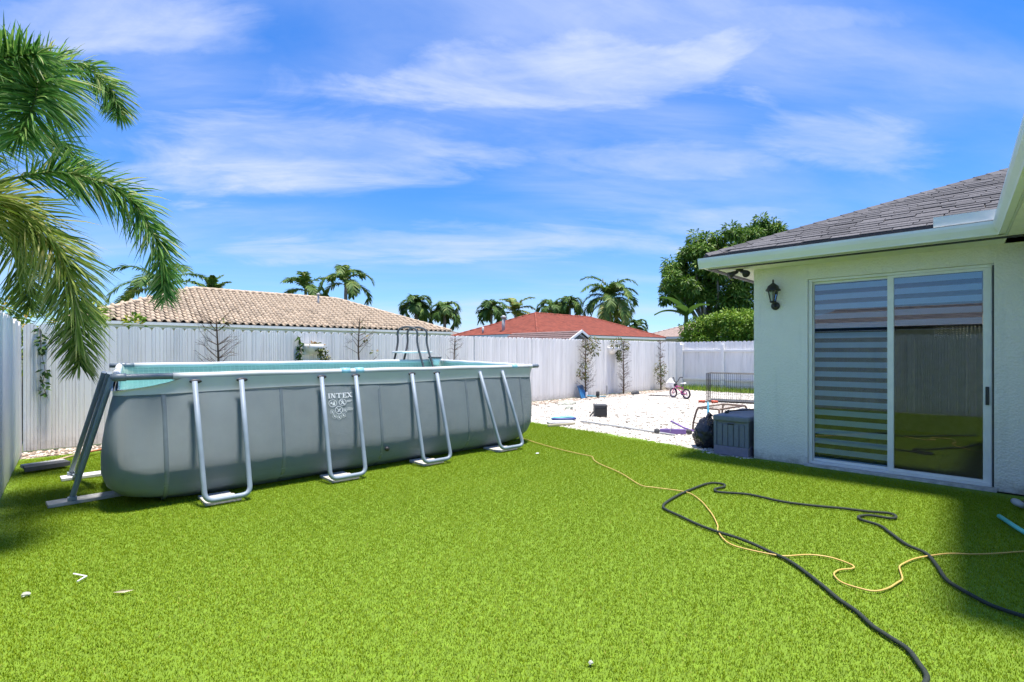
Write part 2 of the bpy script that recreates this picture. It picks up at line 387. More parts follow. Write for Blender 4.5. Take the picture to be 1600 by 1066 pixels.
def stone(mb, x, y, z, r, t):
    a = rng.uniform(0, 6.28); ca, sa = math.cos(a), math.sin(a); sx, sy, sz = r * rng.uniform(.8, 1.4), r * rng.uniform(.6, 1.0), r * rng.uniform(.35, .6)
    vs = []
    for (px, py, pz) in [(1, 0, 0), (.5, .86, .1), (-.5, .86, 0), (-1, 0, .1), (-.5, -.86, 0), (.5, -.86, .1), (.4, .3, .9), (-.4, .35, .95), (-.1, -.45, .9)]:
        px *= sx * rng.uniform(.85, 1.15); py *= sy * rng.uniform(.85, 1.15); pz *= sz
        vs.append((x + px * ca - py * sa, y + px * sa + py * ca, z + pz))
    mb.add(vs, [(0, 1, 6), (1, 2, 7, 6), (2, 3, 7), (3, 4, 8, 7), (4, 5, 8), (5, 0, 6, 8), (6, 7, 8)], t)
patch = MB()
for i in range(760): stone(patch, rng.uniform(-.55, .55), rng.uniform(-.55, .55), -0.004, rng.uniform(.012, .036), rng.random())
pts = []
gx = 7.0
while gx < 19.3:
    gy = 2.9
    while gy < 10.1:
        if all(inside((gx + a * .33, gy + b * .33), GRAVEL) for a in (-1, 1) for b in (-1, 1)): pts.append((gx, gy, 0, rng.choice([0, 1.5708, 3.1416, 4.7124]), 1.0))
        gy += 0.8
    gx += 0.8
small = [(p[0], p[1], 0, 0, 1) for p in []]
scatter('white_gravel', patch, 'white_stone', pts, 'white stone gravel with dark specks beyond the pool', 'gravel')
# narrow patches along the turf edge
patch = MB()
for i in range(140): stone(patch, rng.uniform(-.2, .2), rng.uniform(-.2, .2), -0.004, rng.uniform(.010, .030), rng.random())
pts = []
for i in range(len(GRAVEL)):
    (x0, y0), (x1, y1) = GRAVEL[i], GRAVEL[(i + 1) % len(GRAVEL)]
    if i > 4: break
    n = max(1, int(math.hypot(x1 - x0, y1 - y0) / 0.3))
    for k in range(n):
        for off in (0.17, 0.45): pts.append((x0 + (x1 - x0) * (k + .5) / n + off, y0 + (y1 - y0) * (k + .5) / n, 0, rng.uniform(0, 6.28), 1.0))
scatter('gravel_edge', patch, 'white_stone', pts, 'scattered white stones along the turf edge', 'gravel')
patch = MB()
for i in range(260): stone(patch, rng.uniform(-.3, .3), rng.uniform(-.28, .28), rng.uniform(-.004, .012), rng.uniform(.012, .030), rng.random())
pts = []
gx = 0.2
while gx < 19.0:
    pts.append((gx, 10.12 if gx < 8 else 10.22, 0, rng.choice([0, 3.1416]), 1.0)); gx += 0.5
scatter('border_pebbles', patch, 'pebble_stone', pts, 'mixed tan river pebbles along the foot of the back fence', 'pebbles')

# ------------------------------------------------------------------ fences
def board_mesh(name, w, h, arc=0.06, th=0.022, grooves=(0.33, 0.67), n=8):
    xs = sorted(set([i / n for i in range(n + 1)] + [g + d for g in grooves for d in (-.028, 0, .028)]))
    vs = []; fs = []
    for x in xs:
        top = h + arc * math.sqrt(max(0, 1 - (2 * x - 1) ** 2)) - arc
        dep = 0.010 if any(abs(x - g) < 1e-6 for g in grooves) else 0.0
        edge = 0.009 if x in (0, 1) else 0.0
        px = (x - 0.5) * w
        vs += [(px, -th / 2 + dep + edge, 0), (px, -th / 2 + dep + edge, top), (px, th / 2, top), (px, th / 2, 0)]
    for i in range(len(xs) - 1):
        a, b = i * 4, i * 4 + 4
        fs += [(a, b, b + 1, a + 1), (a + 1, b + 1, b + 2, a + 2), (a + 2, b + 2, b + 3, a + 3)]
    e = (len(xs) - 1) * 4; fs += [(0, 1, 2, 3), (e + 3, e + 2, e + 1, e)]
    me = bpy.data.meshes.new(name); me.from_pydata(vs, [], fs); me.materials.append(M['vinyl']); me.update(); return me
BW = 0.158
boards = [board_mesh('board', BW - 0.003, 1.90, grooves=g) for g in ((.3, .7), (.25, .5, .75), (.4,), (.2, .6))]
def fence_run(name, a, b, label, face, z0=0.02, dz=0.0, hs=1.0):
    """boards from a to b; face = +1 when the smooth front looks to the right of a->b"""
    d = Vector((b[0] - a[0], b[1] - a[1], 0)); L = d.length; d.normalize()
    o = empty(name, (a[0], a[1], 0), math.atan2(d.y, d.x)); tag(o, label, 'fence')
    n = int(L / BW)
    for i in range(n):
        k = put('board', rng.choice(boards), o, ((i + .5) * BW, rng.uniform(-.0025, .0025), z0 + rng.uniform(-.006, .006)), rot=(R(rng.uniform(-.5, .5)), 0, 0 if face > 0 else math.pi))
        k.scale = (1, 1, hs)
    return o
bf = fence_run('back_fence', (-0.10, 10.46), (19.55, 10.60), 'long white vinyl board fence with scalloped tops behind the pool', 1)
mb = MB(); mb.box(0, 19.6, 0.02, 0.06, 0.28, 0.36); mb.box(0, 19.6, 0.02, 0.06, 1.48, 1.56); mb.build('rail', 'white_paint', bf)
lf = fence_run('side_fence', (-0.60, -1.2), (-0.115, 10.40), 'white vinyl board fence along the left edge of the lawn', 1)
mb = MB(); mb.box(0, 11.6, 0.02, 0.06, 0.28, 0.36); mb.box(0, 11.6, 0.02, 0.06, 1.48, 1.56); mb.build('rail', 'white_paint', lf)
ff = fence_run('far_fence', (19.66, 10.50), (19.86, 3.5), 'white vinyl fence with posts and rails beyond the bicycle', -1, hs=1.0)
for i in range(4):
    mb = MB(); x = 0.10 + i * 1.70
    mb.bbox(x - .06, x + .06, -.115, -.014, 0.0, 1.80, .008); mb.build('post', 'white_paint', ff)
for z in (0.36, 1.50):
    for i in range(4):
        mb = MB(); x = 0.10 + i * 1.70; mb.bbox(x + .062, x + 1.638, -.075, -.018, z, z + .09, .006); mb.build('rail', 'white_paint', ff)
    mb = MB()

mb = MB(); mb.bbox(-.20, .06, -.125, .02, 0.0, 1.90, .01); mb.build('corner_post', 'white_paint', ff)

# ------------------------------------------------------------------ the house on the right
HX, HY_, HT = 7.40, 2.83, R(3)
house = empty('house', (HX, HY_, 0), HT)
tag(house, 'pale stucco house with dark shingle roof and white sliding door', 'house')
mb = MB()
Y0, Y1, ZT = -0.672, -2.457, 2.458
mb.box(0, .2, Y0, 0, 0, 2.95); mb.box(0, .2, -9, Y1, 0, 2.95); mb.box(0, .2, Y1, Y0, ZT, 2.95); mb.box(0.02, .2, Y1, Y0, -.02, .028)
mb.box(.2, 9.5, -.2, 0, 0, 2.6)
mb.build('wall', 'stucco', house)
# wing wall standing towards the camera, right of the frame
mb = MB(); mb.box(-3.3, -0.002, -3.2, -3.0, 0, 2.66); mb.box(-3.3, -3.1, -9, -3.202, 0, 2.66); mb.build('wing_wall', 'stucco', house)
mb = MB(); mb.box(-.055, .0, Y1 - .02, Y0 + .03, -.01, .030); mb.build('door_sill', 'concrete', house)
# sliding door
dr = empty('sliding_door'); dr.parent = house
mb = MB()
mb.box(.030, .130, Y0 - .046, Y0 - .003, .032, ZT - .003); mb.box(.030, .130, Y1 + .003, Y1 + .020, .032, ZT - .003)
mb.box(.030, .130, Y1 + .021, Y0 - .047, ZT - .034, ZT - .003); mb.box(.020, .130, Y1 + .021, Y0 - .047, .032, .060)
mb.build('frame', 'white_paint', dr)
def panel(name, ya, yb, x, st_l, st_r):
    mb = MB(); z0, z1 = .062, ZT - .036
    mb.box(x, x + .035, ya - st_l, ya, z0, z1); mb.box(x, x + .035, yb, yb + st_r, z0, z1)
    mb.box(x, x + .034, yb + st_r, ya - st_l, z1 - .03, z1); mb.box(x, x + .034, yb + st_r, ya - st_l, z0, z0 + .035)
    o = mb.build(name, 'white_paint', dr)
    mb = MB(); mb.box(x + .014, x + .020, yb + st_r, ya - st_l, z0 + .036, z1 - .031); mb.build('pane', 'window_glass', o)
    return o
fixed = panel('fixed_panel', Y0 - .048, -1.584, .080, .012, .060)
slid = panel('sliding_panel', -1.520, Y1 + .022, .040, .062, .066)
mb = MB(); mb.bbox(.022, .040, -2.418, -2.388, .92, 1.12, .005); mb.build('handle', 'black_plastic', dr)
mb = MB(); mb.box(.006, .028, Y1 + .0005, Y1 + .016, .04, ZT - .02); mb.build('track_seal', 'black_plastic', dr)
# zebra blinds: every band a piece
mb = MB(); mb.box(0, .006, -.405, .405, 0, .070); slat = mb.mesh('slat', 'slat_fabric')
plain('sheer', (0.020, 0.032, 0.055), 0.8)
z = 2.36
while z > 0.05:
    put('slat', slat, dr, (.122, -1.115, z - .05)); 
    if z > 1.84: put('slat', slat, dr, (.090, -1.955, z - .05 + .01))
    z -= .1262
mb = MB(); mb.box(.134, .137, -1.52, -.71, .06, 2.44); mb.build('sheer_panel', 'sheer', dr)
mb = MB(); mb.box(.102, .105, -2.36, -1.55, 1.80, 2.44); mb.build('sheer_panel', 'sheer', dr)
# the room behind
mb = MB()
mb.box(.21, 4.6, -6, -.21, -.02, .0); mb.build('room_floor', 'room_floor', house)
mb = MB(); mb.box(4.6, 4.7, -6, -.21, 0, 2.6); mb.box(.21, 4.6, -6.1, -6, 0, 2.6); mb.box(.21, 4.7, -6.1, -.205, 2.6, 2.64); mb.build('room_wall', 'room_wall', house)
# roof: planes, shingles, drip edge, gutters
PIT = 0.405; EX, EY, EZ = -0.52, 0.47, 2.845
def rz_(x): return EZ + PIT * (x - EX)
mb = MB()
mb.add([(EX, EY, EZ), (EX, -9, EZ), (4.6, -9, rz_(4.6)), (4.6, EY - (4.6 - EX), rz_(4.6))], [(0, 1, 2, 3)])
mb.add([(EX, EY, EZ), (4.6, EY - (4.6 - EX), rz_(4.6)), (9.6, EY - (4.6 - EX), rz_(4.6)), (9.6, EY, EZ)], [(0, 1, 2, 3)])
roof = mb.build('roof', 'underlay', house)
sl = math.atan(PIT); EXPO = 0.135; TW = 0.30
mb = MB(); mb.add([(0, 0, .004), (0, TW - .004, .004), (EXPO * 1.25, TW - .004, .001), (EXPO * 1.25, 0, .001), (0, 0, .016), (0, TW - .004, .016), (EXPO * 1.25, TW - .004, .006), (EXPO * 1.25, 0, .006)],
       [(0, 3, 2, 1), (4, 5, 6, 7), (0, 1, 5, 4), (1, 2, 6, 5), (2, 3, 7, 6), (3, 0, 4, 7)]); shing = mb.mesh('shingle', 'shingle_mat')
r = 0; cnt = 0; extra = MB()
while r * EXPO * math.cos(sl) < 4.2:
    x = EX + r * EXPO * math.cos(sl); yhip = EY - (x - EX)
    y = yhip - rng.uniform(0, TW)
    ymin = -2.9 - 0.9 * (x - EX) * 0.4
    while y > ymin - 0.4:
        yy = min(y, yhip) - TW
        o = put('shingle', shing, roof, (x, yy, rz_(x) + .002 + rng.uniform(0, .005)), rot=(0, -sl, 0)); o.scale = (1, rng.uniform(.97, 1.0), rng.uniform(.6, 1.0)); cnt += 1
        y -= TW
    r += 1
# hip caps
mb = MB(); mb.add([(-.10, 0, -.035), (0, 0, .022), (.10, 0, -.035), (-.10, .24, -.042), (0, .24, .012), (.10, .24, -.042)], [(0, 1, 4, 3), (1, 2, 5, 4), (0, 2, 1)]); cap = mb.mesh('hip_cap', 'shingle_mat')
hipdir = Vector((1, -1, PIT)).normalized(); q = hipdir.to_track_quat('Y', 'Z').to_euler()
for k in range(34):
    put('hip_cap', cap, roof, Vector((EX, EY, EZ + .016)) + hipdir * (0.20 * k), rot=q)
mb = MB(); mb.box(EX - .045, EX + .01, -2.46, EY + .02, EZ - .035, EZ - .002); mb.box(EX + .012, 9.6, EY - .01, EY + .045, EZ - .035, EZ - .002); mb.build('drip_edge', 'drip_edge', roof)
GP = [(0.0, .135), (0.0, 0.0), (-.062, 0.0), (-.070, .020), (-.105, .070), (-.118, .105), (-.118, .135), (-.106, .135), (-.106, .118), (-.010, .118)]
mb = MB(); mb.prism(GP, lambda a, b, d: (EX - .005 + a * .75, d, 2.668 + b), -2.53, EY + .08); mb.build('gutter', 'gutter_paint', house)
mb = MB(); mb.prism(GP, lambda a, b, d: (EX - .10 + d, EY - .005 - a * .75, 2.668 + b), .10, 9.0); mb.build('side_gutter', 'gutter_paint', house)
mb = MB(); mb.box(EX + .0, EX + .02, -2.47, EY, 2.66, 2.84); mb.box(EX + .021, 9.5, EY - .02, EY, 2.66, 2.84); mb.build('fascia', 'soffit_paint', house)
mb = MB(); mb.box(EX + .021, -.001, -9, EY - .021, 2.655, 2.672); mb.box(0.0, 9.5, .001, EY - .021, 2.655, 2.672); mb.build('soffit', 'stucco', house)
mb = MB(); mb.box(EX + .0215, EX + .10, -9, EY - .022, 2.645, 2.654); mb.box(EX + .1005, 9.5, EY - .10, EY - .022, 2.645, 2.654); mb.build('soffit_shade_strip', 'drip_edge', house)  # black strip painting in the shade line behind the gutter
mb = MB(); mb.box(EX - .075, EX - .045, -2.50, -1.99, EZ - .03, EZ + .075); mb.build('gutter_flashing', 'white_paint', house)
# wing gutter running towards the camera, its soffit and roof edge
wg = empty('wing_eave', (EX - .005, -2.535, 0), R(-1.8)); wg.parent = house; wg.rotation_euler = (0, 0, R(2.2))
mb = MB(); mb.prism(GP, lambda a, b, d: (-d, -a * .75, 2.668 + b), -.02, 3.12); mb.build('gutter', 'gutter_paint', wg)
mb = MB(); mb.box(-3.12, .0, -.02, -.001, 2.66, 2.84); mb.build('fascia', 'soffit_paint', wg)
mb = MB(); mb.box(-3.12, .5, -.62, -.021, 2.655, 2.67); mb.build('soffit', 'stucco', wg)
mb = MB(); mb.add([(-3.15, .03, 2.85), (.0, .03, 2.85), (1.6, -1.6, 2.85 + 1.63 * PIT), (1.6, -4, 2.85 + 4 * PIT), (-3.15, -4, 2.85 + 4 * PIT)], [(0, 1, 2, 3, 4)]); mb.build('roof_plane', 'underlay', wg)
# wall lantern
lan = empty('wall_lantern', (0, 0, 0)); lan.parent = None
hm = Matrix.Translation((HX, HY_, 0)) @ Matrix.Rotation(HT, 4, 'Z')
lan.matrix_world = hm @ Matrix.Translation((-0.005, -.285, 2.16))
tag(lan, 'black coach style wall lantern beside the sliding door', 'lantern')
mb = MB(); mb.lathe([(.001, -.005), (.055, -.002), (.055, .018), (.03, .030), (.001, .032)], n=18)
for i, p in enumerate(mb.v): mb.v[i] = (-p[2], p[1], p[0] - .03)
mb.build('backplate', 'black_metal', lan, True)
mb = MB(); mb.tube(curve_pts([(-.02, 0, -.03), (-.06, 0, -.035), (-.10, 0, -.01), (-.11, 0, .02)]), .012); mb.build('arm', 'black_metal', lan, True)
mb = MB(); cx_ = (-.115, 0, 0)
for k in range(6):
    a = k * math.pi / 3 + .3
    mb.tube([(cx_[0] + .035 * math.cos(a), .035 * math.sin(a), .02), (cx_[0] + .070 * math.cos(a), .070 * math.sin(a), .17)], .006, 5)
mb.lathe([(.001, .0), (.030, .005), (.044, .02), (.040, .03), (.001, .032)], cx_, 12); mb.build('cage', 'black_metal', lan)
mb = MB(); mb.lathe([(.036, .032), (.068, .168)], cx_, 6); mb.build('pane', 'clear_glass', lan)
mb = MB(); mb.lathe([(.092, .166), (.096, .180), (.080, .195), (.066, .232), (.030, .262), (.014, .275), (.010, .290), (.014, .300), (.008, .318), (.001, .325)], cx_, 12); mb.build('cap', 'black_metal', lan, True)
mb = MB(); mb.tube([(cx_[0], 0, .03), (cx_[0], 0, .11)], .012); mb.build('bulb', 'white_paint', lan, True)
# floodlight under the soffit
fl = empty('flood_light'); fl.matrix_world = hm @ Matrix.Translation((-.22, .12, 2.655)); tag(fl, 'small black twin head security light under the eave corner', 'light')
mb = MB(); mb.lathe([(.05, -.03), (.05, 0)], n=14); mb.build('mount', 'black_plastic', fl, True)
for s in (-1, 1):
    mb = MB(); mb.tube([(0, s * .02, -.03), (-.02, s * .07, -.05), (-.07, s * .115, -.085)], [.02, .03, .052], 12); mb.build('lamp_head', 'black_plastic', fl, True)
# crystal chandelier inside
plain('crystal', (0.75, 0.75, 0.72), 0.15, spec=0.9)
m, nt, b = nmat('bulb_glow'); b.inputs['Emission Color'].default_value = (1, .82, .55, 1); b.inputs['Emission Strength'].default_value = 14
ch = empty('chandelier'); ch.matrix_world = hm @ Matrix.Translation((1.7, -2.6, 0)); tag(ch, 'lit crystal chandelier hanging inside behind the sliding door', 'chandelier')
mb = MB(); mb.box(-.25, .25, -.75, .75, 2.0, 2.03); mb.tube([(0, 0, 2.03), (0, 0, 2.6)], .01); mb.build('frame', 'black_metal', ch)
mb = MB()
for i in range(40):
    for xx in (-.24, 0, .24):
        y = -.74 + i * .038; L = .18 + .16 * abs(math.sin(i * .45 + xx * 9))
        for k in range(int(L / .03)):
            zz_ = 1.99 - k * .03; rr = .008
            mb.add([(xx, y, zz_ + rr), (xx + rr, y, zz_), (xx, y + rr, zz_), (xx - rr, y, zz_), (xx, y - rr, zz_), (xx, y, zz_ - rr)], [(0, 1, 2), (0, 2, 3), (0, 3, 4), (0, 4, 1), (5, 2, 1), (5, 3, 2), (5, 4, 3), (5, 1, 4)])
o = mb.build('crystal_strings', 'crystal', ch, fix=False); o['kind'] = 'stuff'
for i in range(5):
    mb = MB(); mb.lathe([(.001, -.02), (.018, 0), (.001, .02)], (-.1, -.6 + i * .3, 1.93), 8); mb.build('bulb', 'bulb_glow', ch)

# ------------------------------------------------------------------ frame pool
def pool_fabric():
    m, nt, b = nmat('pool_fabric')
    v = mapping(nt, (1, 1, 1), False)
    c = ramp(nt, noise(nt, v, 3, 5), [(0.3, (0.235, 0.295, 0.335)), (0.7, (0.280, 0.345, 0.385))])
    spk = noise(nt, v, 26, 8, 0.75)
    c = mixc(nt, ramp(nt, spk, [(0.66, (0, 0, 0)), (0.74, (.35, .35, .35))]), c, (0.36, 0.39, 0.41))
    stv = noise(nt, mapping(nt, (9, 9, .9), False), 1.0, 6, .65)
    c = mixc(nt, ramp(nt, stv, [(0.50, (0, 0, 0)), (0.75, (.5, .5, .5))]), c, (0.30, 0.335, 0.345))
    lk(nt, c, b.inputs['Base Color']); b.inputs['Roughness'].default_value = 0.42; b.inputs['Specular IOR Level'].default_value = 0.4
    w = nt.nodes.new('ShaderNodeTexWave'); w.inputs['Scale'].default_value = 90; w.bands_direction = 'Z'; w.inputs['Distortion'].default_value = 2; lk(nt, v, w.inputs['Vector'])
    a = nt.nodes.new('ShaderNodeMath'); a.operation = 'MULTIPLY_ADD'; a.inputs[1].default_value = .15; lk(nt, w.outputs['Fac'], a.inputs[0]); lk(nt, noise(nt, mapping(nt, (1, 1, .35), False), 3.2, 4, .5), a.inputs[2])
    bump(nt, b, a.outputs[0], 0.75, 0.05)
pool_fabric()
plain('pool_band', (0.56, 0.57, 0.57), 0.5, var=0.06, scale=3, world=True)
plain('pool_seam', (0.165, 0.195, 0.22), 0.5)
plain('pool_tube', (0.135, 0.17, 0.205), 0.4, var=0.08)
plain('leg_paint', (0.25, 0.305, 0.365), 0.5, var=0.12, scale=5)
plain('print_white', (0.70, 0.73, 0.75), 0.6)
plain('clip_blue', (0.30, 0.58, 0.72), 0.4)
def liner_mat():
    m, nt, b = nmat('pool_liner')
    v = mapping(nt, (1, 1, 1), False)
    br = nt.nodes.new('ShaderNodeTexBrick'); br.offset = 0.0; br.inputs['Scale'].default_value = 1.0
    br.inputs['Brick Width'].default_value = .06; br.inputs['Row Height'].default_value = .06; br.inputs['Mortar Size'].default_value = .004
    br.inputs['Color1'].default_value = (.40, .46, .38, 1); br.inputs['Color2'].default_value = (.44, .51, .42, 1); br.inputs['Mortar'].default_value = (.54, .59, .50, 1)
    cb_ = nt.nodes.new('ShaderNodeCombineXYZ'); sx = nt.nodes.new('ShaderNodeSeparateXYZ'); lk(nt, v, sx.inputs[0])
    ad = nt.nodes.new('ShaderNodeMath'); ad.operation = 'ADD'; lk(nt, sx.outputs[0], ad.inputs[0]); lk(nt, sx.outputs[1], ad.inputs[1])
    lk(nt, ad.outputs[0], cb_.inputs[0]); lk(nt, sx.outputs[2], cb_.inputs[1]); lk(nt, cb_.outputs[0], br.inputs['Vector'])
    lk(nt, br.outputs['Color'], b.inputs['Base Color']); b.inputs['Roughness'].default_value = .4
liner_mat()
m, nt, b = nmat('pool_water')
b.inputs['Base Color'].default_value = (.16, .42, .42, 1); b.inputs['Roughness'].default_value = .04; b.inputs['Transmission Weight'].default_value = .0
bump(nt, b, noise(nt, mapping(nt, (1, 1, 1), False), 5, 3), .25, .03)

pool = empty('frame_pool', (3.3, 7.2, 0)); tag(pool, 'rectangular grey above ground frame pool with pale top band', 'pool')
def at_pool(o): o.matrix_parent_inverse = Matrix.Translation((-3.3, -7.2, 0)); return o
def pbuild(mb, name, mat, parent=None, smooth=False):
    o = mb.build(name, mat, parent or pool, smooth)
    if parent is None: at_pool(o)
    return o
RIM = 1.32
CN = [Vector((0.56, 5.93)), Vector((5.99, 5.86)), Vector((6.06, 8.50)), Vector((0.84, 8.46))]      # near-left, near-right, far-right, far-left
prof = [(0.0, -.20, .62), (.035, -.12, .58), (.10, .000, .52), (.20, .075, .46), (.34, .112, .40), (.50, .108, .34), (.66, .092, .28), (.82, .070, .22), (.98, .045, .17), (1.12, .020, .13), (1.24, .0, .11), (RIM, .0, .10)]
def loop(off, rad, per=11, edge=34, inset=None):
    """rounded quadrilateral offset outward by off; returns list of (point, outward normal)"""
    out = []; n = 4
    nrm = []
    for i in range(n):
        d = (CN[(i + 1) % n] - CN[i]).normalized(); nrm.append(Vector((d.y, -d.x)))
    cor = []
    for i in range(n):
        a, b2 = nrm[i - 1], nrm[i]; k = (a + b2); k = k / max(.2, (1 + a.dot(b2))); cor.append(CN[i] + k * off)
    for i in range(n):
        d0 = (cor[i] - cor[i - 1]).normalized(); d1 = (cor[(i + 1) % n] - cor[i]).normalized()
        p0, p1 = cor[i] - d0 * rad, cor[i] + d1 * rad
        for k in range(per):
            t = k / (per - 1); s = 1 - t
            p = p0 * (s * s) + cor[i] * (2 * s * t) + p1 * (t * t)
            nn = (nrm[i - 1] * s + nrm[i] * t).normalized(); out.append((p, nn))
        q0 = p1; j = (i + 1) % n; dn = (cor[(j + 1) % n] - cor[j]).normalized(); q1 = cor[j] - d1 * rad
        for k in range(1, edge): out.append((q0.lerp(q1, k / edge), nrm[i]))
    return out
def cut_top(x, y, z):
    # the sleeve sags below the bare tube between the corner and x = .98
    if y < 6.4 and x < 1.02:
        u = (1.02 - x) / .46
        lim = 1.29 - .115 * min(1, max(0, u) ** .45 * 1.0)
        return min(z, lim)
    return z
def tz(y, z):
    """the far rim stands a little higher than the near one"""
    k = min(1, max(0, (z - .85) / .4)); return z + k * (-.048 + .058 * min(1, max(0, (y - 5.9) / 2.6)))
def ripple(x, y, z):
    f = max(0, 1.16 - z) * max(0, z - .02) * 2.4
    e = math.sin(x * 5.02 + .6) * .016 + math.sin(x * 19 + z * 6) * .003 + math.sin(x * 11.3 + z * 2) * .004 + math.sin(y * 6.1 + z * 1.3) * .012
    top = max(0, 1 - abs(z - 1.06) / .16)
    return f * e + top * (math.sin(x * 31 + y * 17) * .0035)
def prof_at(z):
    for (a, b2) in zip(prof, prof[1:]):
        if a[0] <= z <= b2[0]:
            t = (z - a[0]) / (b2[0] - a[0]); return a[1] + (b2[1] - a[1]) * t, a[2] + (b2[2] - a[2]) * t
    return prof[-1][1], prof[-1][2]
def shell(zs, extra=0.0, rp=True):
    mb = MB(); vs = []; n = None
    for z in zs:
        o_, r_ = prof_at(z); L = loop(o_ + extra, r_); n = len(L)
        for p, nn in L:
            q = p + nn * (ripple(p.x, p.y, z) if rp else 0); vs.append((q.x, q.y, tz(q.y, cut_top(p.x, p.y, z) - (.012 if cut_top(p.x, p.y, z) < z else 0))))
    fs = [(i * n + k, i * n + (k + 1) % n, (i + 1) * n + (k + 1) % n, (i + 1) * n + k) for i in range(len(zs) - 1) for k in range(n)]
    mb.add(vs, fs); return mb
zs = [0, .018, .035, .065, .10, .15, .20, .27, .34, .42, .50, .58, .66, .74, .82, .90, .98, 1.05, 1.12, 1.18, 1.24, 1.275]
pw = pbuild(shell(zs), 'pool_wall', 'pool_fabric', None, True)
def wall_pt(x, z, lift=.004):
    """point on the near long wall at plan position x"""
    o_, r_ = prof_at(z); d = (CN[1] - CN[0]).normalized(); nn = Vector((d.y, -d.x))
    y = CN[0].y + (x - CN[0].x) * d.y / d.x
    p = Vector((x, y)) + nn * (o_); p = p + nn * (ripple(p.x, p.y, z) + lift); return Vector((p.x, p.y, tz(p.y, z)))
# pale band: strip around the top, cut away at the near-left corner
zb = [1.135, 1.16, 1.20, 1.25, 1.29]
mb = MB(); vs = []; Ls = [loop(prof_at(z)[0] + e_, prof_at(z)[1]) for z, e_ in zip(zb, (.007, .010, .020, .032, .038))]; n = len(Ls[0])
for z, L in zip(zb, Ls):
    for p, nn in L: vs.append((p.x, p.y, tz(p.y, cut_top(p.x, p.y, z) - (0.012 * math.sin(p.x * 2.4 + p.y) if z < 1.15 else 0))))
fs = [(i * n + k, i * n + (k + 1) % n, (i + 1) * n + (k + 1) % n, (i + 1) * n + k) for i in range(len(zb) - 1) for k in range(n)]
mb.add(vs, fs); band = pbuild(mb, 'top_band', 'pool_band', None, True)
# sleeve rolled over the tube (short sides and far side full, near side right of the cut)
def rail_pts(i, t0, t1, n=24, z=1.312, sag=.006):
    a, b2 = CN[i], CN[(i + 1) % 4]; out = []
    for k in range(n + 1):
        t = t0 + (t1 - t0) * k / n; p = a.lerp(b2, t); out.append((p.x, p.y, tz(p.y, z) - sag * math.sin(math.pi * ((t * 4) % 1)) + .002 * math.sin(t * 37)))
    return out
for i, t0, t1 in ((0, .082, .985), (1, .06, .95), (2, .02, .97), (3, .06, .86)):
    mb = MB(); mb.tube(rail_pts(i, t0, t1), .035, 12); pbuild(mb, 'rail_sleeve', 'pool_band', None, True)
for tp, tr0 in ((rail_pts(0, -.005, .09, 8, 1.308, 0), .030), (rail_pts(0, .98, 1.03, 3, 1.312, 0), .030), (rail_pts(2, .96, 1.02, 3, 1.312, 0), .030), ([(CN[1].x + .08, CN[1].y + .5, 1.16), (CN[1].x + .30, CN[1].y + .45, 1.16)], .022)):
    mb = MB(); mb.tube(tp, tr0, 12); pbuild(mb, 'rail_tube', 'pool_tube', None, True)
for i, p in enumerate(CN):
    mb = MB(); q0, q1 = p.lerp(CN[(i + 1) % 4], .014 if i % 2 == 0 else .03), p.lerp(CN[i - 1], .03 if i % 2 == 0 else .014)
    mb.tube(curve_pts([(*q0, tz(q0.y, 1.31)), (*p, tz(p.y, 1.31)), (*q1, tz(q1.y, 1.31))], 4), .038, 10)
    pbuild(mb, 'corner_joint', 'pool_tube' if i in (0, 3) else 'pool_band', None, True)
# inner liner and water
mb = MB(); vs = []
for z in (1.02, 1.10, 1.18, 1.312):
    for p, nn in loop(prof_at(z)[0] - (.035 if z < 1.3 else .012), prof_at(z)[1]): vs.append((p.x, p.y, tz(p.y, cut_top(p.x, p.y, z))))
fs = [(i * n + k, (i + 1) * n + k, (i + 1) * n + (k + 1) % n, i * n + (k + 1) % n) for i in range(3) for k in range(n)]
mb.add(vs, fs); o = mb.build('liner', 'pool_liner', pool, True); at_pool(o)
mb = MB(); L = loop(prof_at(1.12)[0] - .030, prof_at(1.12)[1]); mb.add([(p.x, p.y, 1.12) for p, nn in L], [tuple(range(len(L)))]); at_pool(mb.build('water', 'pool_water', pool))
# welded seams
for xs_ in (0.93, 2.02, 3.22, 4.62, 5.72):
    mb = MB(); vs = []
    zz2 = [.03 + k * (1.12 - .03) / 22 for k in range(23)]
    for z in zz2:
        o_ = (1 - z) * .02
        for dx in (-.020, -.018, .018, .020): vs.append(wall_pt(xs_ + dx + o_, z, .0045 if abs(dx) < .019 else .0005))
    fs = [(i * 4 + k, i * 4 + k + 1, i * 4 + k + 5, i * 4 + k + 4) for i in range(22) for k in range(3)]
    mb.add(vs, fs); pbuild(mb, 'seam', 'pool_seam', None, True)
# drain plug
mb = MB(); q = wall_pt(3.30, .26); mb.tube([q + Vector((0, .02, 0)), q + Vector((0, -.025, -.005))], .028, 12); pbuild(mb, 'drain_plug', 'black_plastic', None, True)
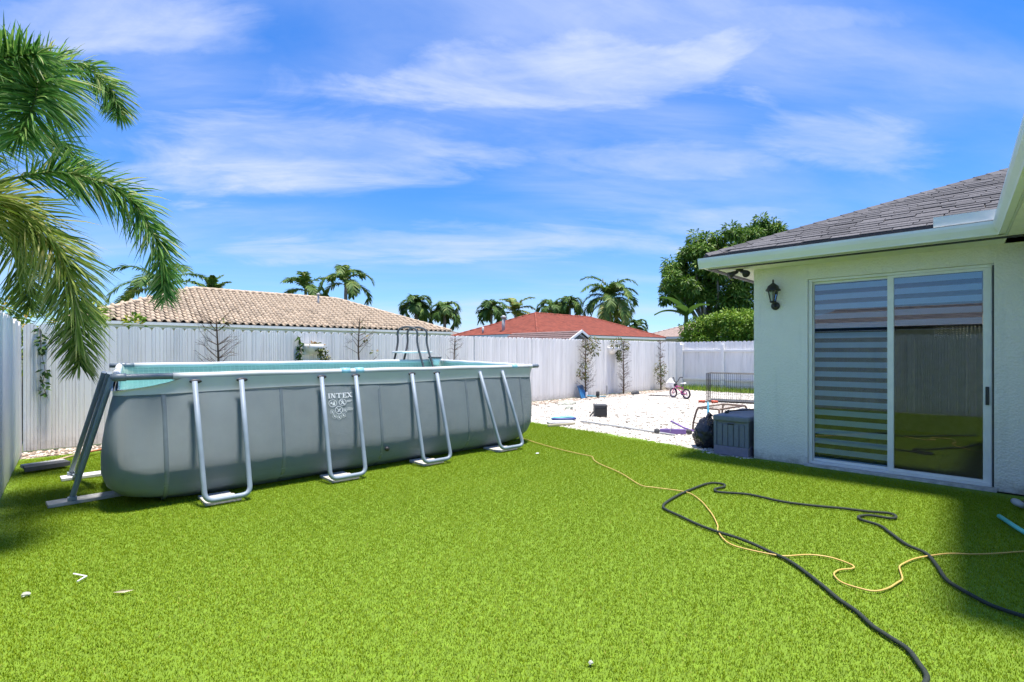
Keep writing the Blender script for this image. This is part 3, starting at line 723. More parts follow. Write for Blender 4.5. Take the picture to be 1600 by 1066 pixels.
# U shaped legs
legs = [(1.205, 1.605, 1.175, 1.600), (2.445, 2.870, 2.46, 2.885), (3.690, 4.120, 3.69, 4.09), (5.045, 5.500, 4.87, 5.32)]
def u_leg(p0, p1, t0, t1, name='leg'):
    """p = feet on the ground, t = tops under the rim"""
    p0, p1, t0, t1 = map(Vector, (p0, p1, t0, t1)); r = .085
    d0 = (t0 - p0).normalized(); d1 = (t1 - p1).normalized(); h_ = (p1 - p0).normalized()
    pts = [t0, t0.lerp(p0, .5), p0 + d0 * r]
    for k in range(1, 6):
        a = k / 6; s = 1 - a; pts.append((p0 + d0 * r) * s * s + p0 * 2 * s * a + (p0 + h_ * r) * a * a)
    pts += [p0 + h_ * r, p0.lerp(p1, .5), p1 - h_ * r]
    for k in range(1, 6):
        a = k / 6; s = 1 - a; pts.append((p1 - h_ * r) * s * s + p1 * 2 * s * a + (p1 + d1 * r) * a * a)
    pts += [p1 + d1 * r, t1.lerp(p1, .5), t1]
    mb = MB(); mb.tube(pts, .0245, 12); return pbuild(mb, name, 'leg_paint', None, True)
for (a, b2, ta, tb) in legs:
    u_leg((a, 5.55, .062), (b2, 5.54, .062), (ta, 5.835, 1.205), (tb, 5.83, 1.205))
    for t in (ta, tb):
        mb = MB(); mb.lathe([(.001, -.004), (.052, -.004), (.052, .004), (.001, .004)], n=16)
        for i, p in enumerate(mb.v): mb.v[i] = (p[0] * 1.05 + t + .012, p[2] + 5.853, p[1] * .42 + 1.205)
        pbuild(mb, 'slot', 'black_plastic', None, True)
for (y0, y1) in ((6.62, 7.90), ):
    pass
for i, (fx, fy, tx, ty) in enumerate(((.285, 6.58, .560, 6.15), (.375, 7.78, .60, 6.90), (.335, 7.95, .58, 7.20))):
    mb = MB(); mb.tube([(tx, ty, 1.275), (fx, fy, .07)], .024, 12); mb.box(fx - .035, fx + .035, fy - .035, fy + .035, .045, .075); pbuild(mb, 'end_leg', 'leg_paint', None, False)
for (x0, x1) in ((1.2, 1.6), (2.5, 2.9), (3.75, 4.15), (5.1, 5.5)): u_leg((x0, 8.85, .04), (x1, 8.85, .04), (x0, 8.50, 1.25), (x1, 8.50, 1.25))
u_leg((6.42, 6.5, .04), (6.42, 6.95, .04), (6.05, 6.5, 1.25), (6.05, 6.95, 1.25)); u_leg((6.42, 7.6, .04), (6.42, 8.05, .04), (6.05, 7.6, 1.25), (6.05, 8.05, 1.25))
# light blue rail clips
for x in (2.78, 2.96, 5.60):
    mb = MB(); d = CN[1] - CN[0]; p = CN[0].lerp(CN[1], (x - CN[0].x) / d.x); e = d.normalized() * .055
    mb.tube([(p.x - e.x, p.y - e.y, tz(p.y, 1.312)), (p.x + e.x, p.y + e.y, tz(p.y, 1.312))], .042, 14); pbuild(mb, 'rail_clip', 'clip_blue', None, True)
# printed maker's mark and the warning pictograms on the near wall
def print_mesh(polys, x0, z0, s):
    mb = MB()
    for poly in polys: mb.add([wall_pt(x0 + a * s, z0 + b2 * s, .006) for a, b2 in poly], [tuple(range(len(poly)))])
    return mb
def rect(a0, a1, b0, b1): return [(a0, b0), (a1, b0), (a1, b1), (a0, b1)]
def thick(a, b2, c, d, w): return [(a - w, b2), (a + w, b2), (c + w, d), (c - w, d)]
P = []
def serif(a, b2, w=.19): P.append(rect(a - w, a + w, b2, b2 + .09))
P.append(rect(.12, .34, 0, 1)); serif(.23, 0); serif(.23, .91)
P.append(rect(.62, .74, 0, 1)); P.append(thick(.74, 1, 1.22, 0, .13)); P.append(rect(1.24, 1.36, 0, 1)); serif(.68, 0, .16); serif(.66, .91, .17); serif(1.30, .91, .16)
P.append(rect(1.92, 2.14, 0, 1)); P.append(rect(1.55, 2.51, .86, 1)); serif(2.03, 0, .22); P.append(rect(1.55, 1.62, .66, .9)); P.append(rect(2.44, 2.51, .66, .9))
P.append(rect(2.76, 2.98, 0, 1)); P.append(rect(2.66, 3.46, .87, 1)); P.append(rect(2.66, 3.50, 0, .13)); P.append(rect(2.98, 3.25, .45, .57)); P.append(rect(3.20, 3.27, .34, .68)); P.append(rect(3.38, 3.46, .68, .9)); P.append(rect(3.42, 3.50, .1, .32))
P.append(thick(3.76, 1, 4.36, 0, .14)); P.append(thick(4.34, 1, 3.76, 0, .07)); serif(3.74, .91, .2); serif(4.34, .91, .16); serif(3.76, 0, .17); serif(4.38, 0, .2)
P.append(rect(4.62, 4.70, .86, .94))
pbuild(print_mesh(P, 2.545, .960, .066), 'lettering', 'print_white')
def ring(cx, cy, r, w, n=20, slash=True):
    o = []
    for k in range(n):
        a, b2 = 2 * math.pi * k / n, 2 * math.pi * (k + 1) / n
        o.append([(cx + r * math.cos(a), cy + r * math.sin(a)), (cx + r * math.cos(b2), cy + r * math.sin(b2)), (cx + (r - w) * math.cos(b2), cy + (r - w) * math.sin(b2)), (cx + (r - w) * math.cos(a), cy + (r - w) * math.sin(a))])
    if slash: o.append([(cx - r * .68, cy + r * .62), (cx - r * .60, cy + r * .72), (cx + r * .68, cy - r * .62), (cx + r * .60, cy - r * .72)])
    return o
icons = []
def icon(cx, cy, r, figs, slash=True):
    I = ring(cx, cy, r, r * .13, 20, slash)
    for f in figs: I.append([(cx + a * r, cy + b2 * r) for a, b2 in f])
    icons.append(I)
def blob(a, b2, r, n=8): return [(a + r * math.cos(2 * math.pi * k / n), b2 + r * math.sin(2 * math.pi * k / n)) for k in range(n)]
icon(.80, -1.0, .76, [blob(-.35, .25, .17), [(-.65, -.05), (-.1, .2), (0, -.1), (-.5, -.3)], blob(.35, .3, .18), [(.1, .1), (.55, .15), (.5, -.6), (.05, -.65)], [(-.1, -.3), (.1, -.2), (.1, -.5), (-.2, -.6)]], False)
icon(2.62, -.92, .70, [blob(.05, .45, .17), [(-.45, .25), (.4, .2), (.2, -.1), (-.2, -.05)], [(-.2, -.05), (.2, -.1), (.45, -.6), (.2, -.65), (0, -.25), (-.25, -.6), (-.45, -.5)]])
icon(1.86, -2.38, .72, [[(-.5, -.45), (.35, .45), (.45, .3), (-.4, -.55)], blob(.3, .2, .15), [(-.2, -.1), (.1, -.4), (0, -.5), (-.3, -.2)]])
for cx, cy in ((.62, -2.62), (1.03, -3.40), (1.86, -3.66), (2.66, -3.36), (2.98, -2.48)): icon(cx, cy, .40, [blob(0, .3, .2), [(-.45, -.1), (.4, .15), (.3, -.3), (-.3, -.4)]])
for I in icons: pbuild(print_mesh(I, 2.545, .960, .066), 'pictogram', 'print_white')
I = []
rr = random.Random(5)
for (y, L) in ((-.66, .95), (-.80, .75), (-.94, .6), (-2.10, .8), (-2.24, 1.1), (-2.38, 1.1), (-2.52, 1.05)):
    a = 3.46
    while a < 3.46 + L: w = rr.uniform(.06, .16); I.append(rect(a, a + w, y, y + .07)); a += w + .04
pbuild(print_mesh(I, 2.545, .960, .066), 'small_print', 'print_white')
# boards and slabs under the legs
plain('pad_grey', (0.45, 0.45, 0.44), 0.9, var=0.25, scale=12, bmp=.4, world=True)
plain('pad_tan', (0.60, 0.54, 0.44), 0.85, var=0.25, scale=10, bmp=.3, world=True)
plain('pad_white', (0.62, 0.62, 0.66), 0.7, var=0.12, scale=6, world=True)
pads = [('nearest the camera, below the first near side leg', 1.17, 1.57), ('below the leg beside the printed lettering', 2.43, 2.84), ('below the third near side leg from the left', 3.66, 4.06), ('below the near side leg closest to the gravel', 4.98, 5.44)]
for lab, x0, x1 in pads:
    pd = empty('leg_board', ((x0 + x1) / 2 + .01, 5.78, 0), R(rr.uniform(-2, 2))); tag(pd, 'weathered slatted board on turf ' + lab, 'board', 'boards under the near side pool legs')
    w = (x1 - x0) / 2 - .04
    for k, (y0, y1, mt) in enumerate(((-.20, -.085, 'pad_grey'), (-.080, .025, 'pad_tan'), (.030, .16, 'pad_grey'))):
        mb = MB(); mb.bbox(-w, w - .02 * k, y0, y1, .004, .036, .004); mb.build('slat', mt, pd)
for lab, c, L, rz, mt in (('long pale board on turf under the nearest pool end leg', (.56, 6.66), .46, R(4), 'pad_grey'), ('short white board on turf under the farther pool end legs', (.60, 7.90), .36, R(2), 'pad_white')):
    mb = MB(); mb.bbox(-L, L - .12, -.095, .095, .006, .040, .005); o = mb.build('leg_plank', mt, None, loc=(c[0], c[1], 0)); o.rotation_euler = (0, 0, rz); tag(o, lab, 'board')

# ladder over the far rim
lad = empty('pool_ladder', (5.42, 8.55, 0)); tag(lad, 'dark tubed pool ladder with white step over the far rim', 'ladder')
for sx_ in (-.10, .12):
    c = [( sx_ - .29, .62, .02), (sx_ - .19, .36, 1.0), (sx_ - .13, .18, 1.62), (sx_ - .13, .16, 1.90), (sx_ - .05, .08, 1.98), (sx_ + .05, -.02, 1.98), (sx_ + .125, -.12, 1.90), (sx_ + .13, -.14, 1.62), (sx_ + .20, -.34, 1.0), (sx_ + .27, -.52, .35)]
    mb = MB(); mb.tube(curve_pts(c, 6), .021, 10); mb.build('rail', 'dark_grey', lad, True)
mb = MB(); mb.bbox(-.33, .36, -.16, .22, 1.475, 1.515, .01); mb.build('platform', 'white_paint', lad)
for k, z in enumerate((.3, .6, .9, 1.2)):
    mb = MB(); s = (1.5 - z) * .42; mb.bbox(-.25 - .1 * s, .02, .19 + s * .35, .30 + s * .35, z, z + .03, .006); mb.build('step', 'white_paint', lad)
# skimmer on the far rim
sk = empty('pool_skimmer', (5.83, 8.38, 1.285)); tag(sk, 'white skimmer basket with dark rim hanging inside the far rim', 'skimmer')
mb = MB(); mb.lathe([(.075, -.05), (.10, .02), (.125, .085)], n=18); mb.build('basket', 'white_paint', sk, True)
mb = MB(); mb.lathe([(.133, .086), (.135, .118), (.001, .119)], n=18); mb.build('rim', 'dark_grey', sk, True)
mb = MB(); mb.box(-.03, .03, .09, .16, .02, .13); mb.build('bracket', 'white_paint', sk)
# pump trolley at the right end
pm = empty('pool_pump', (7.62, 7.92, 0)); tag(pm, 'black wheeled pool pump trolley partly hidden behind the pool end', 'pump')
mb = MB(); mb.tube([(-.06, 0, .06), (-.07, .0, .5), (-.09, .02, 1.16)], .035, 10); mb.build('mast', 'black_plastic', pm, True)
mb = MB(); mb.tube([(-.42, .03, 1.16), (.10, -.03, 1.15)], .022, 8); mb.build('handle', 'dark_grey', pm, True)
mb = MB(); mb.lathe([(.001, -.035), (.09, -.035), (.105, -.02), (.105, .02), (.09, .035), (.001, .035)], n=18)
for i, p in enumerate(mb.v): mb.v[i] = (p[0] + .04, p[2] - .1, p[1] + .105)
mb.build('wheel', 'black_plastic', pm, True)
mb = MB(); mb.lathe([(.14, .03), (.16, .1), (.16, .42), (.11, .52), (.04, .55)], (-.32, .1, 0), 18); mb.build('filter_housing', 'dark_grey', pm, True)

# ------------------------------------------------------------------ things lying about the yard
plain('hose_rubber', (0.022, 0.032, 0.024), 0.75, var=0.3, scale=120, bmp=.5, bscale=400, world=True)
plain('cord_yellow', (0.62, 0.42, 0.12), 0.5, var=0.15, world=True)
plain('teal_plastic', (0.14, 0.56, 0.48), 0.4)
plain('pink_paint', (0.62, 0.10, 0.30), 0.35)
plain('pale_pink', (0.75, 0.55, 0.62), 0.4)
plain('rubber', (0.022, 0.022, 0.024), 0.8)
plain('purple_plastic', (0.24, 0.15, 0.42), 0.5)
plain('brown_metal', (0.13, 0.085, 0.065), 0.45, var=0.2)
plain('wire_metal', (0.035, 0.032, 0.030), 0.5)
plain('red_plastic', (0.60, 0.11, 0.06), 0.45)
plain('blue_plastic', (0.03, 0.16, 0.36), 0.5)
plain('navy_plastic', (0.025, 0.05, 0.20), 0.5)
plain('cyan_plastic', (0.06, 0.36, 0.52), 0.4)
plain('wood_pale', (0.52, 0.40, 0.24), 0.7, var=0.2)
plain('wood_orange', (0.45, 0.16, 0.06), 0.6)
plain('box_grey', (0.19, 0.205, 0.235), 0.6, var=0.08, scale=20)
plain('box_base', (0.25, 0.225, 0.29), 0.6, var=0.08, scale=20)
plain('pvc_grey', (0.42, 0.43, 0.43), 0.5)
plain('cloth_white', (0.78, 0.76, 0.76), 0.9)
plain('rock_pale', (0.42, 0.43, 0.36), 0.95, var=.35, bmp=.6)
plain('leaf_dry', (0.45, 0.40, 0.28), 0.8)
m, nt, b = nmat('bag_plastic'); b.inputs['Base Color'].default_value = (.020, .022, .028, 1); b.inputs['Roughness'].default_value = .22
bump(nt, b, noise(nt, mapping(nt), 9, 6, .6), .9, .03)

HOSE = [(2.85, 0.37), (2.96, 0.37), (3.05, 0.41), (3.16, 0.47), (3.23, 0.56), (3.29, 0.64), (3.41, 0.74), (3.50, 0.85), (3.63, 0.97), (3.76, 1.10), (3.89, 1.25), (3.96, 1.40), (3.98, 1.53), (4.02, 1.67), (4.09, 1.86), (4.14, 2.05), (4.23, 2.25), (4.31, 2.44), (4.39, 2.52), (4.57, 2.57), (4.90, 2.61), (5.23, 2.62), (5.54, 2.60), (5.61, 2.48), (5.50, 2.42), (5.35, 2.45), (5.26, 2.37), (5.39, 2.14), (5.39, 1.96), (5.38, 1.77), (5.45, 1.54), (5.56, 1.31), (5.62, 1.13), (5.70, 0.98), (5.63, 0.92), (5.54, 0.94), (5.50, 1.09), (5.39, 1.15), (5.30, 1.11), (5.24, 0.97), (5.09, 0.87), (4.87, 0.73), (4.76, 0.60), (4.53, 0.51), (4.31, 0.44), (4.20, 0.36), (4.08, 0.24), (4.04, 0.16), (4.02, 0.06)]
CORD = [(6.15, 6.29), (5.98, 5.76), (5.83, 5.14), (5.77, 4.66), (5.75, 4.42), (5.60, 4.27), (5.44, 4.04), (5.22, 3.57), (4.91, 3.10), (4.93, 2.94), (5.01, 2.67), (4.98, 2.53), (4.81, 2.34), (4.63, 2.19), (4.46, 2.06), (4.24, 1.92), (4.13, 1.87), (3.98, 1.76), (3.90, 1.66), (3.89, 1.55), (3.92, 1.39), (3.96, 1.30), (4.11, 1.19), (4.17, 1.08), (4.16, 0.98), (4.12, 0.91), (4.06, 0.91), (3.98, 0.96), (3.89, 0.97), (3.82, 0.94), (3.77, 0.89), (3.76, 0.81), (3.78, 0.73), (3.88, 0.68), (4.04, 0.65), (4.12, 0.64), (4.25, 0.67), (4.34, 0.69), (4.43, 0.68), (4.59, 0.64), (4.74, 0.57), (4.89, 0.48), (5.01, 0.35), (5.16, 0.23), (5.25, 0.17), (5.38, 0.08)]
hr = random.Random(4)
mb = MB(); mb.tube(curve_pts([(x, y, .021 + (.018 if 3.9 < x < 4.15 and 1.5 < y < 1.8 else 0)) for x, y in HOSE], 6), .0122, 8); tag(mb.build('garden_hose', 'hose_rubber', None, True), 'thick dark green black hose looping over the turf', 'hose')
mb = MB(); mb.tube(curve_pts([(x, y, .019) for x, y in CORD], 5), .0055, 6); tag(mb.build('extension_cord', 'cord_yellow', None, True), 'thin yellow extension cord winding from pool across the turf', 'cord')
mb = MB(); mb.tube([(6.28, .28, .03), (6.02, .18, .03), (5.55, -.02, .03)], .019, 10); tag(mb.build('plastic_pole', 'teal_plastic', None, True), 'pale teal plastic pole on turf at the right edge', 'pole')
gz = empty('hose_nozzle', (6.80, .17, .02), R(30)); tag(gz, 'small grey and black hose fitting on turf near the house wall', 'fitting')
mb = MB(); mb.tube([(-.06, 0, .035), (.02, 0, .04), (.07, .0, .045)], [.025, .035, .028], 10); mb.build('body', 'pvc_grey', gz, True)
mb = MB(); mb.tube([(.0, 0, .03), (.02, -.07, .035)], [.026, .034], 10); mb.build('collar', 'black_plastic', gz, True)
# litter on the turf
mb = MB(); mb.tube([(.20, 4.46, .021), (.26, 4.35, .021)], .005, 5); mb.tube([(.26, 4.35, .021), (.21, 4.29, .021)], .005, 5); tag(mb.build('bent_stick', 'cloth_white', None), 'white bent stick lying on the turf at lower left', 'stick')
def lump(name, mat, c, r, label, cat, n=3, seed=0):
    q = random.Random(seed); bm = bmesh.new(); bmesh.ops.create_icosphere(bm, subdivisions=2, radius=1)
    for v in bm.verts:
        k = 1 + q.uniform(-.22, .22); v.co = Vector((v.co.x * r[0] * k, v.co.y * r[1] * k, max(-.3, v.co.z) * r[2] * k))
    me = bpy.data.meshes.new(name); bm.to_mesh(me); bm.free(); me.materials.append(M[mat]); o = put(name, me, None, c); tag(o, label, cat); return o
lump('pebble', 'rock_pale', (-.03, 4.28, .019), (.022, .018, .014), 'pale pebble on the turf near the left fence', 'pebble', seed=1)
lump('pebble', 'rock_pale', (1.93, 1.49, .018), (.014, .011, .010), 'tan pebble on the turf at the bottom of the picture', 'pebble', seed=2)
mb = MB(); mb.add([(.36, 3.95, .019), (.40, 3.93, .029), (.46, 3.90, .020), (.41, 3.90, .019)], [(0, 1, 2, 3)]); tag(mb.build('fallen_leaf', 'leaf_dry', None), 'single pale green leaf on the turf right of the bent stick', 'leaf')
lump('pebble', 'cloth_white', (5.35, 5.10, .018), (.03, .015, .010), 'white scrap on the turf near the pool right end', 'scrap', seed=3)
# push broom behind the pool
br_ = empty('push_broom', (.10, 8.80, .0), R(14)); tag(br_, 'push broom with black head lying on turf in the corner', 'broom')
mb = MB(); mb.bbox(-.21, .21, -.055, .03, .055, .10, .01); mb.build('head', 'pad_grey', br_)
mb = MB(); mb.add([(-.20, -.05, .06), (.20, -.05, .06), (.22, -.20, .035), (-.22, -.20, .035), (-.20, -.02, .10), (.20, -.02, .10), (.22, -.19, .085), (-.22, -.19, .085)], [(0, 3, 2, 1), (4, 5, 6, 7), (0, 1, 5, 4), (1, 2, 6, 5), (2, 3, 7, 6), (3, 0, 4, 7)]); mb.build('bristles', 'dark_grey', br_)
mb = MB(); mb.tube([(.05, .0, .075), (.13, .10, .075)], .022, 8); mb.build('socket', 'dark_grey', br_, True)
mb = MB(); mb.tube([(.12, .09, .075), (.45, .37, .07)], .014, 8); mb.build('handle', 'wood_pale', br_, True)
mb = MB(); mb.tube([(.45, .37, .07), (1.4, 1.0, .05)], .014, 8); mb.build('handle_end', 'wood_orange', br_, True)

# ------------------------------------------------------------------ on the gravel
# deck storage box at the house corner
sb = empty('storage_box', (7.33, 2.88, 0), R(3)); tag(sb, 'grey slatted plastic storage box at the house corner', 'storage box')
mb = MB(); mb.box(.02, 1.16, .012, .478, .02, .50); mb.build('body', 'box_grey', sb)
mb = MB(); mb.bbox(.0, 1.18, 0, .49, .0, .13, .008); mb.build('base', 'box_base', sb)
mb = MB(); mb.bbox(-.012, 1.19, -.01, .50, .49, .575, .02); mb.build('lid', 'box_grey', sb)
for k in range(5):
    y = .055 + k * .078
    mb = MB(); mb.bbox(.004, .024, y, y + .068, .135, .45, .006); mb.build('slat', 'box_grey', sb)
mb = MB(); mb.box(.003, .03, 0, .05, .13, .49); mb.box(.003, .03, .45, .49, .13, .49); mb.build('corner_post', 'box_grey', sb)
mb = MB(); mb.bbox(-.002, .012, .20, .29, .445, .462, .004); mb.build('latch', 'black_plastic', sb)
mb = MB(); mb.tube(curve_pts([(.25, .40, .58), (.30, .42, .60), (.60, .30, .605), (.95, .12, .60), (1.0, .1, .58)], 5), .012, 6); mb.tube([(.3, .42, .58), (.36, .40, .61)], .02, 6); o = mb.build('tie_down_strap', 'black_plastic', None, True); o.location = (7.33, 2.88, 0); o.rotation_euler = (0, 0, R(3)); tag(o, 'black strap lying across the storage box lid', 'strap')
# full bin bag
q = random.Random(8); bm = bmesh.new(); bmesh.ops.create_icosphere(bm, subdivisions=4, radius=1)
for v in bm.verts:
    d = v.co.copy(); a = math.atan2(d.y, d.x)
    k = 1 + .05 * math.sin(a * 5 + d.z * 4) + .045 * math.sin(a * 11 + d.z * 9 + 1) + .03 * math.sin(d.z * 17 + a * 3) + .03 * abs(math.sin(a * 7 - d.z * 6))
    from mathutils import noise as mn
    k += .22 * abs(mn.noise(d * 2.3)) - .16 * abs(mn.noise(d * 4.6 + Vector((3, 1, 7)))) + .07 * mn.noise(d * 9)
    taper = 1 - .35 * max(0, d.z) ** 1.5
    v.co = Vector((d.x * .20 * k * taper, d.y * .20 * k * taper, max(-.86, d.z) * .25 * k + .215))
me = bpy.data.meshes.new('bin_bag'); bm.to_mesh(me); bm.free(); me.materials.append(M['bag_plastic']); me.polygons.foreach_set('use_smooth', [True] * len(me.polygons))
bb = empty('bin_bag', (7.72, 3.66, 0)); tag(bb, 'full black plastic bin bag leaning on the storage box', 'bin bag')
put('sack', me, bb)
mb = MB(); mb.tube([(0, 0, .42), (.01, .01, .47), (.05, -.03, .52)], [.05, .022, .05], 9); mb.build('knot', 'bag_plastic', bb, True)
# pink child's bicycle
bk = empty('child_bicycle', (15.2, 8.12, 0), math.atan2(8.485 - 7.751, 15.305 - 15.096)); tag(bk, 'small pink child bicycle with white seat standing on gravel', 'bicycle')
def wheel(x, steer=0):
    w = empty('wheel', (x, 0, .16), steer); w.parent = bk
    w.location = (x, 0, .16)
    mb = MB(); N = 28
    mb.tube([(.142 * math.cos(2 * math.pi * k / N), 0, .142 * math.sin(2 * math.pi * k / N)) for k in range(N + 1)], .024, 8, False); mb.build('tyre', 'rubber', w, True)
    mb = MB(); mb.tube([(.118 * math.cos(2 * math.pi * k / N), 0, .118 * math.sin(2 * math.pi * k / N)) for k in range(N + 1)], .012, 6, False)
    for k in range(10): a = k * math.pi / 5; mb.tube([(0, 0, 0), (.115 * math.cos(a), 0, .115 * math.sin(a))], .005, 4)
    mb.tube([(0, -.05, 0), (0, .05, 0)], .018, 8); mb.build('rim', 'pale_pink', w, True)
    return w
wheel(.29, .0); wheel(-.27)
mb = MB()
mb.tube([(-.27, -.045, .16), (-.05, -.03, .17), (.17, 0, .36)], .016, 8); mb.tube([(-.27, .045, .16), (-.05, .03, .17)], .014, 8); mb.tube([(-.05, 0, .17), (-.12, 0, .38)], .016, 8); mb.tube([(-.11, 0, .34), (.19, 0, .40)], .016, 8); mb.tube([(-.27, -.045, .16), (-.12, 0, .34)], .012, 8); mb.tube([(.16, 0, .34), (.19, 0, .44)], .02, 8)
mb.build('frame', 'pink_paint', bk, True)
mb = MB(); mb.tube([(.19, -.05, .36), (.29, -.05, .16)], .013, 8); mb.tube([(.19, .05, .36), (.29, .05, .16)], .013, 8); mb.tube([(.19, -.05, .36), (.19, .05, .36)], .015, 8); mb.build('fork', 'pink_paint', bk, True)
mb = MB(); mb.tube([(.18, 0, .42), (.16, 0, .52)], .014, 8); mb.tube(curve_pts([(.10, -.22, .66), (.14, -.14, .66), (.17, -.06, .53), (.17, .06, .53), (.14, .14, .66), (.10, .22, .66)], 5), .014, 8); mb.build('handlebar', 'black_metal', bk, True)
mb = MB(); mb.bbox(-.01 + .17, .24, -.05, .05, .37, .47, .02); mb.build('front_pad', 'black_plastic', bk)
mb = MB(); mb.tube([(-.115, 0, .36), (-.14, 0, .47)], .013, 8); mb.build('seat_post', 'black_metal', bk, True)
mb = MB(); mb.tube([(-.24, 0, .49), (-.20, 0, .495), (-.10, 0, .485), (.0, 0, .48)], [.03, .065, .045, .022], 12, flat=.4); mb.build('saddle', 'cloth_white', bk, True)
mb = MB(); mb.lathe([(.001, -.008), (.075, -.008), (.075, .008), (.001, .008)], n=16)
for i, p in enumerate(mb.v): mb.v[i] = (p[0] - .05, p[2] - .045, p[1] + .17)
mb.build('chain_guard', 'purple_plastic', bk)
for s in (-1, 1):
    mb = MB(); mb.tube([(-.05, s * .06, .17), (-.05 + s * .09, s * .06, .13)], .009, 6); mb.bbox(-.05 + s * .09 - .03, -.05 + s * .09 + .03, s * .09 - .035, s * .09 + .035, .12, .14, .004); mb.build('crank', 'black_plastic', bk)
mb = MB(); mb.tube([(-.05, -.06, .17), (.02, -.16, .01)], .009, 6); mb.build('kickstand', 'black_metal', bk, True)
mb = MB(); mb.bbox(-.46, .40, -.13, .13, .012, .022, .003); o = mb.build('dark_strip', 'rubber', None); o.location = (15.5, 8.98, 0); o.rotation_euler = (0, 0, R(106)); tag(o, 'flat dark strip on gravel ahead of the bicycle', 'mat')  # thin near-black strip lying flat on the gravel
# wire pen
pen = empty('wire_pen', (15.2, 6.25, 0), R(105)); tag(pen, 'dark wire dog pen with shallow tray on gravel beyond the table', 'dog crate')
def wires(x0, y0, x1, y1, z0, z1, nx, nz, r=.0024):
    mb = MB()
    for i in range(nx + 1):
        t = i / nx; x, y = x0 + (x1 - x0) * t, y0 + (y1 - y0) * t; mb.tube([(x, y, z0), (x, y, z1)], r * (2 if i in (0, nx, nx // 2) else 1), 4, False)
    for k in range(nz + 1):
        z = z0 + (z1 - z0) * k / nz; mb.tube([(x0, y0, z), (x1, y1, z)], r * (2.4 if k in (0, nz) else 1.2), 4, False)
    return mb
for (a, b2, c, d) in ((-.85, -.36, .85, -.36), (-.85, .36, .85, .36)): wires(a, b2, c, d, .05, .86, 30, 4).build('side_panel', 'wire_metal', pen, fix=False)
for x in (-.85, .85): wires(x, -.355, x, .355, .05, .86, 13, 4).build('end_panel', 'wire_metal', pen, fix=False)
mb = MB()
for i in range(31): x = -.85 + 1.7 * i / 30; mb.tube([(x, -.36, .862), (x, .36, .862)], .0024, 4, False)
for k in range(5): y = -.36 + .72 * k / 4; mb.tube([(-.85, y, .862), (.85, y, .862)], .0035, 4, False)
mb.build('top_panel', 'wire_metal', pen, fix=False)
mb = MB(); mb.bbox(-.82, .82, -.34, .34, .03, .05, .006); mb.build('tray', 'dark_grey', pen)
# low metal table frame
tb_ = empty('patio_table', (9.78, 4.35, 0)); tag(tb_, 'low brown metal patio table frame on gravel', 'table')
cs = [(-.50, .23), (-.53, -.19), (.49, -.25), (.52, .20)]
top = MB(); top.tube([(x, y, .43) for x, y in cs + cs[:1]], .018, 8); top.build('top_frame', 'brown_metal', tb_, True)
mb = MB()
for k in range(1, 10):
    t = k / 10; a = Vector((*cs[0], .432)).lerp(Vector((*cs[3], .432)), t); b2 = Vector((*cs[1], .432)).lerp(Vector((*cs[2], .432)), t); mb.tube([a, b2], .0022, 4)
mb.build('top_mesh', 'brown_metal', tb_)
for (x, y) in cs:
    k = 1.12; mb = MB(); mb.tube(curve_pts([(x, y, .43), (x * 1.06, y * 1.1, .36), (x * 1.12, y * 1.3, .15), (x * 1.13, y * 1.35, .0)], 5), .019, 8); mb.build('leg', 'brown_metal', tb_, True)
for (p, q2) in ((0, 1), (2, 3)):
    a, b2 = cs[p], cs[q2]; mb = MB(); mb.tube([(a[0] * 1.12, a[1] * 1.3, .14), (b2[0] * 1.12, b2[1] * 1.3, .14)], .012, 6); mb.build('stretcher', 'brown_metal', tb_, True)
# standing scooter with teal stem and red grips
sc = empty('kick_scooter', (8.80, 4.16, 0), R(205)); tag(sc, 'upright kick scooter with teal stem and red handle grips', 'scooter')
mb = MB(); mb.tube([(.0, 0, .08), (-.03, 0, .30), (-.05, 0, .60)], .017, 10); mb.build('stem', 'cyan_plastic', sc, True)
mb = MB(); mb.tube([(-.05, -.06, .60), (-.05, .06, .60)], .014, 8); mb.build('handlebar', 'dark_grey', sc, True)
for s in (-1, 1):
    mb = MB(); mb.tube([(-.05, s * .055, .60), (-.05, s * .09, .605), (-.05, s * .165, .60)], [.030, .028, .022], 10); mb.build('grip', 'red_plastic', sc, True)
mb = MB(); mb.bbox(-.48, -.03, -.055, .055, .05, .075, .01); mb.build('deck', 'cyan_plastic', sc)
for x, y in ((.02, -.05), (.02, .05), (-.46, 0)):
    mb = MB(); mb.lathe([(.001, -.014), (.05, -.014), (.05, .014), (.001, .014)], n=14)
    for i, p in enumerate(mb.v): mb.v[i] = (p[0] + x, p[2] + y, p[1] + .05)
    mb.build('wheel', 'rubber', sc, True)
# purple scooter lying down
ps = empty('fallen_scooter', (8.45, 4.62, 0), R(-52)); tag(ps, 'purple kick scooter lying on its side on the gravel', 'scooter')
mb = MB(); mb.bbox(-.26, .20, -.015, .015, .012, .105, .012); mb.build('deck', 'purple_plastic', ps)
mb = MB(); mb.tube([(-.06, .06, .24), (.18, .02, .12), (.42, -.02, .045)], .018, 8); mb.build('stem', 'purple_plastic', ps, True)
mb = MB(); mb.tube([(.38, -.10, .04), (.44, .10, .06)], .015, 8); mb.build('handlebar', 'dark_grey', ps, True)
for x, z in ((-.31, .055), (.25, .055)):
    mb = MB(); mb.lathe([(.001, -.014), (.052, -.014), (.052, .014), (.001, .014)], n=14)
    for i, p in enumerate(mb.v): mb.v[i] = (p[0] + x, p[2], p[1] + z)
    mb.build('wheel', 'dark_grey', ps, True)
mb = MB(); mb.tube([(8.36, 4.66, .06), (8.44, 4.62, .33)], .006, 6); tag(mb.build('thin_stake', 'pvc_grey', None), 'thin grey stake leaning over the fallen purple scooter', 'stake')
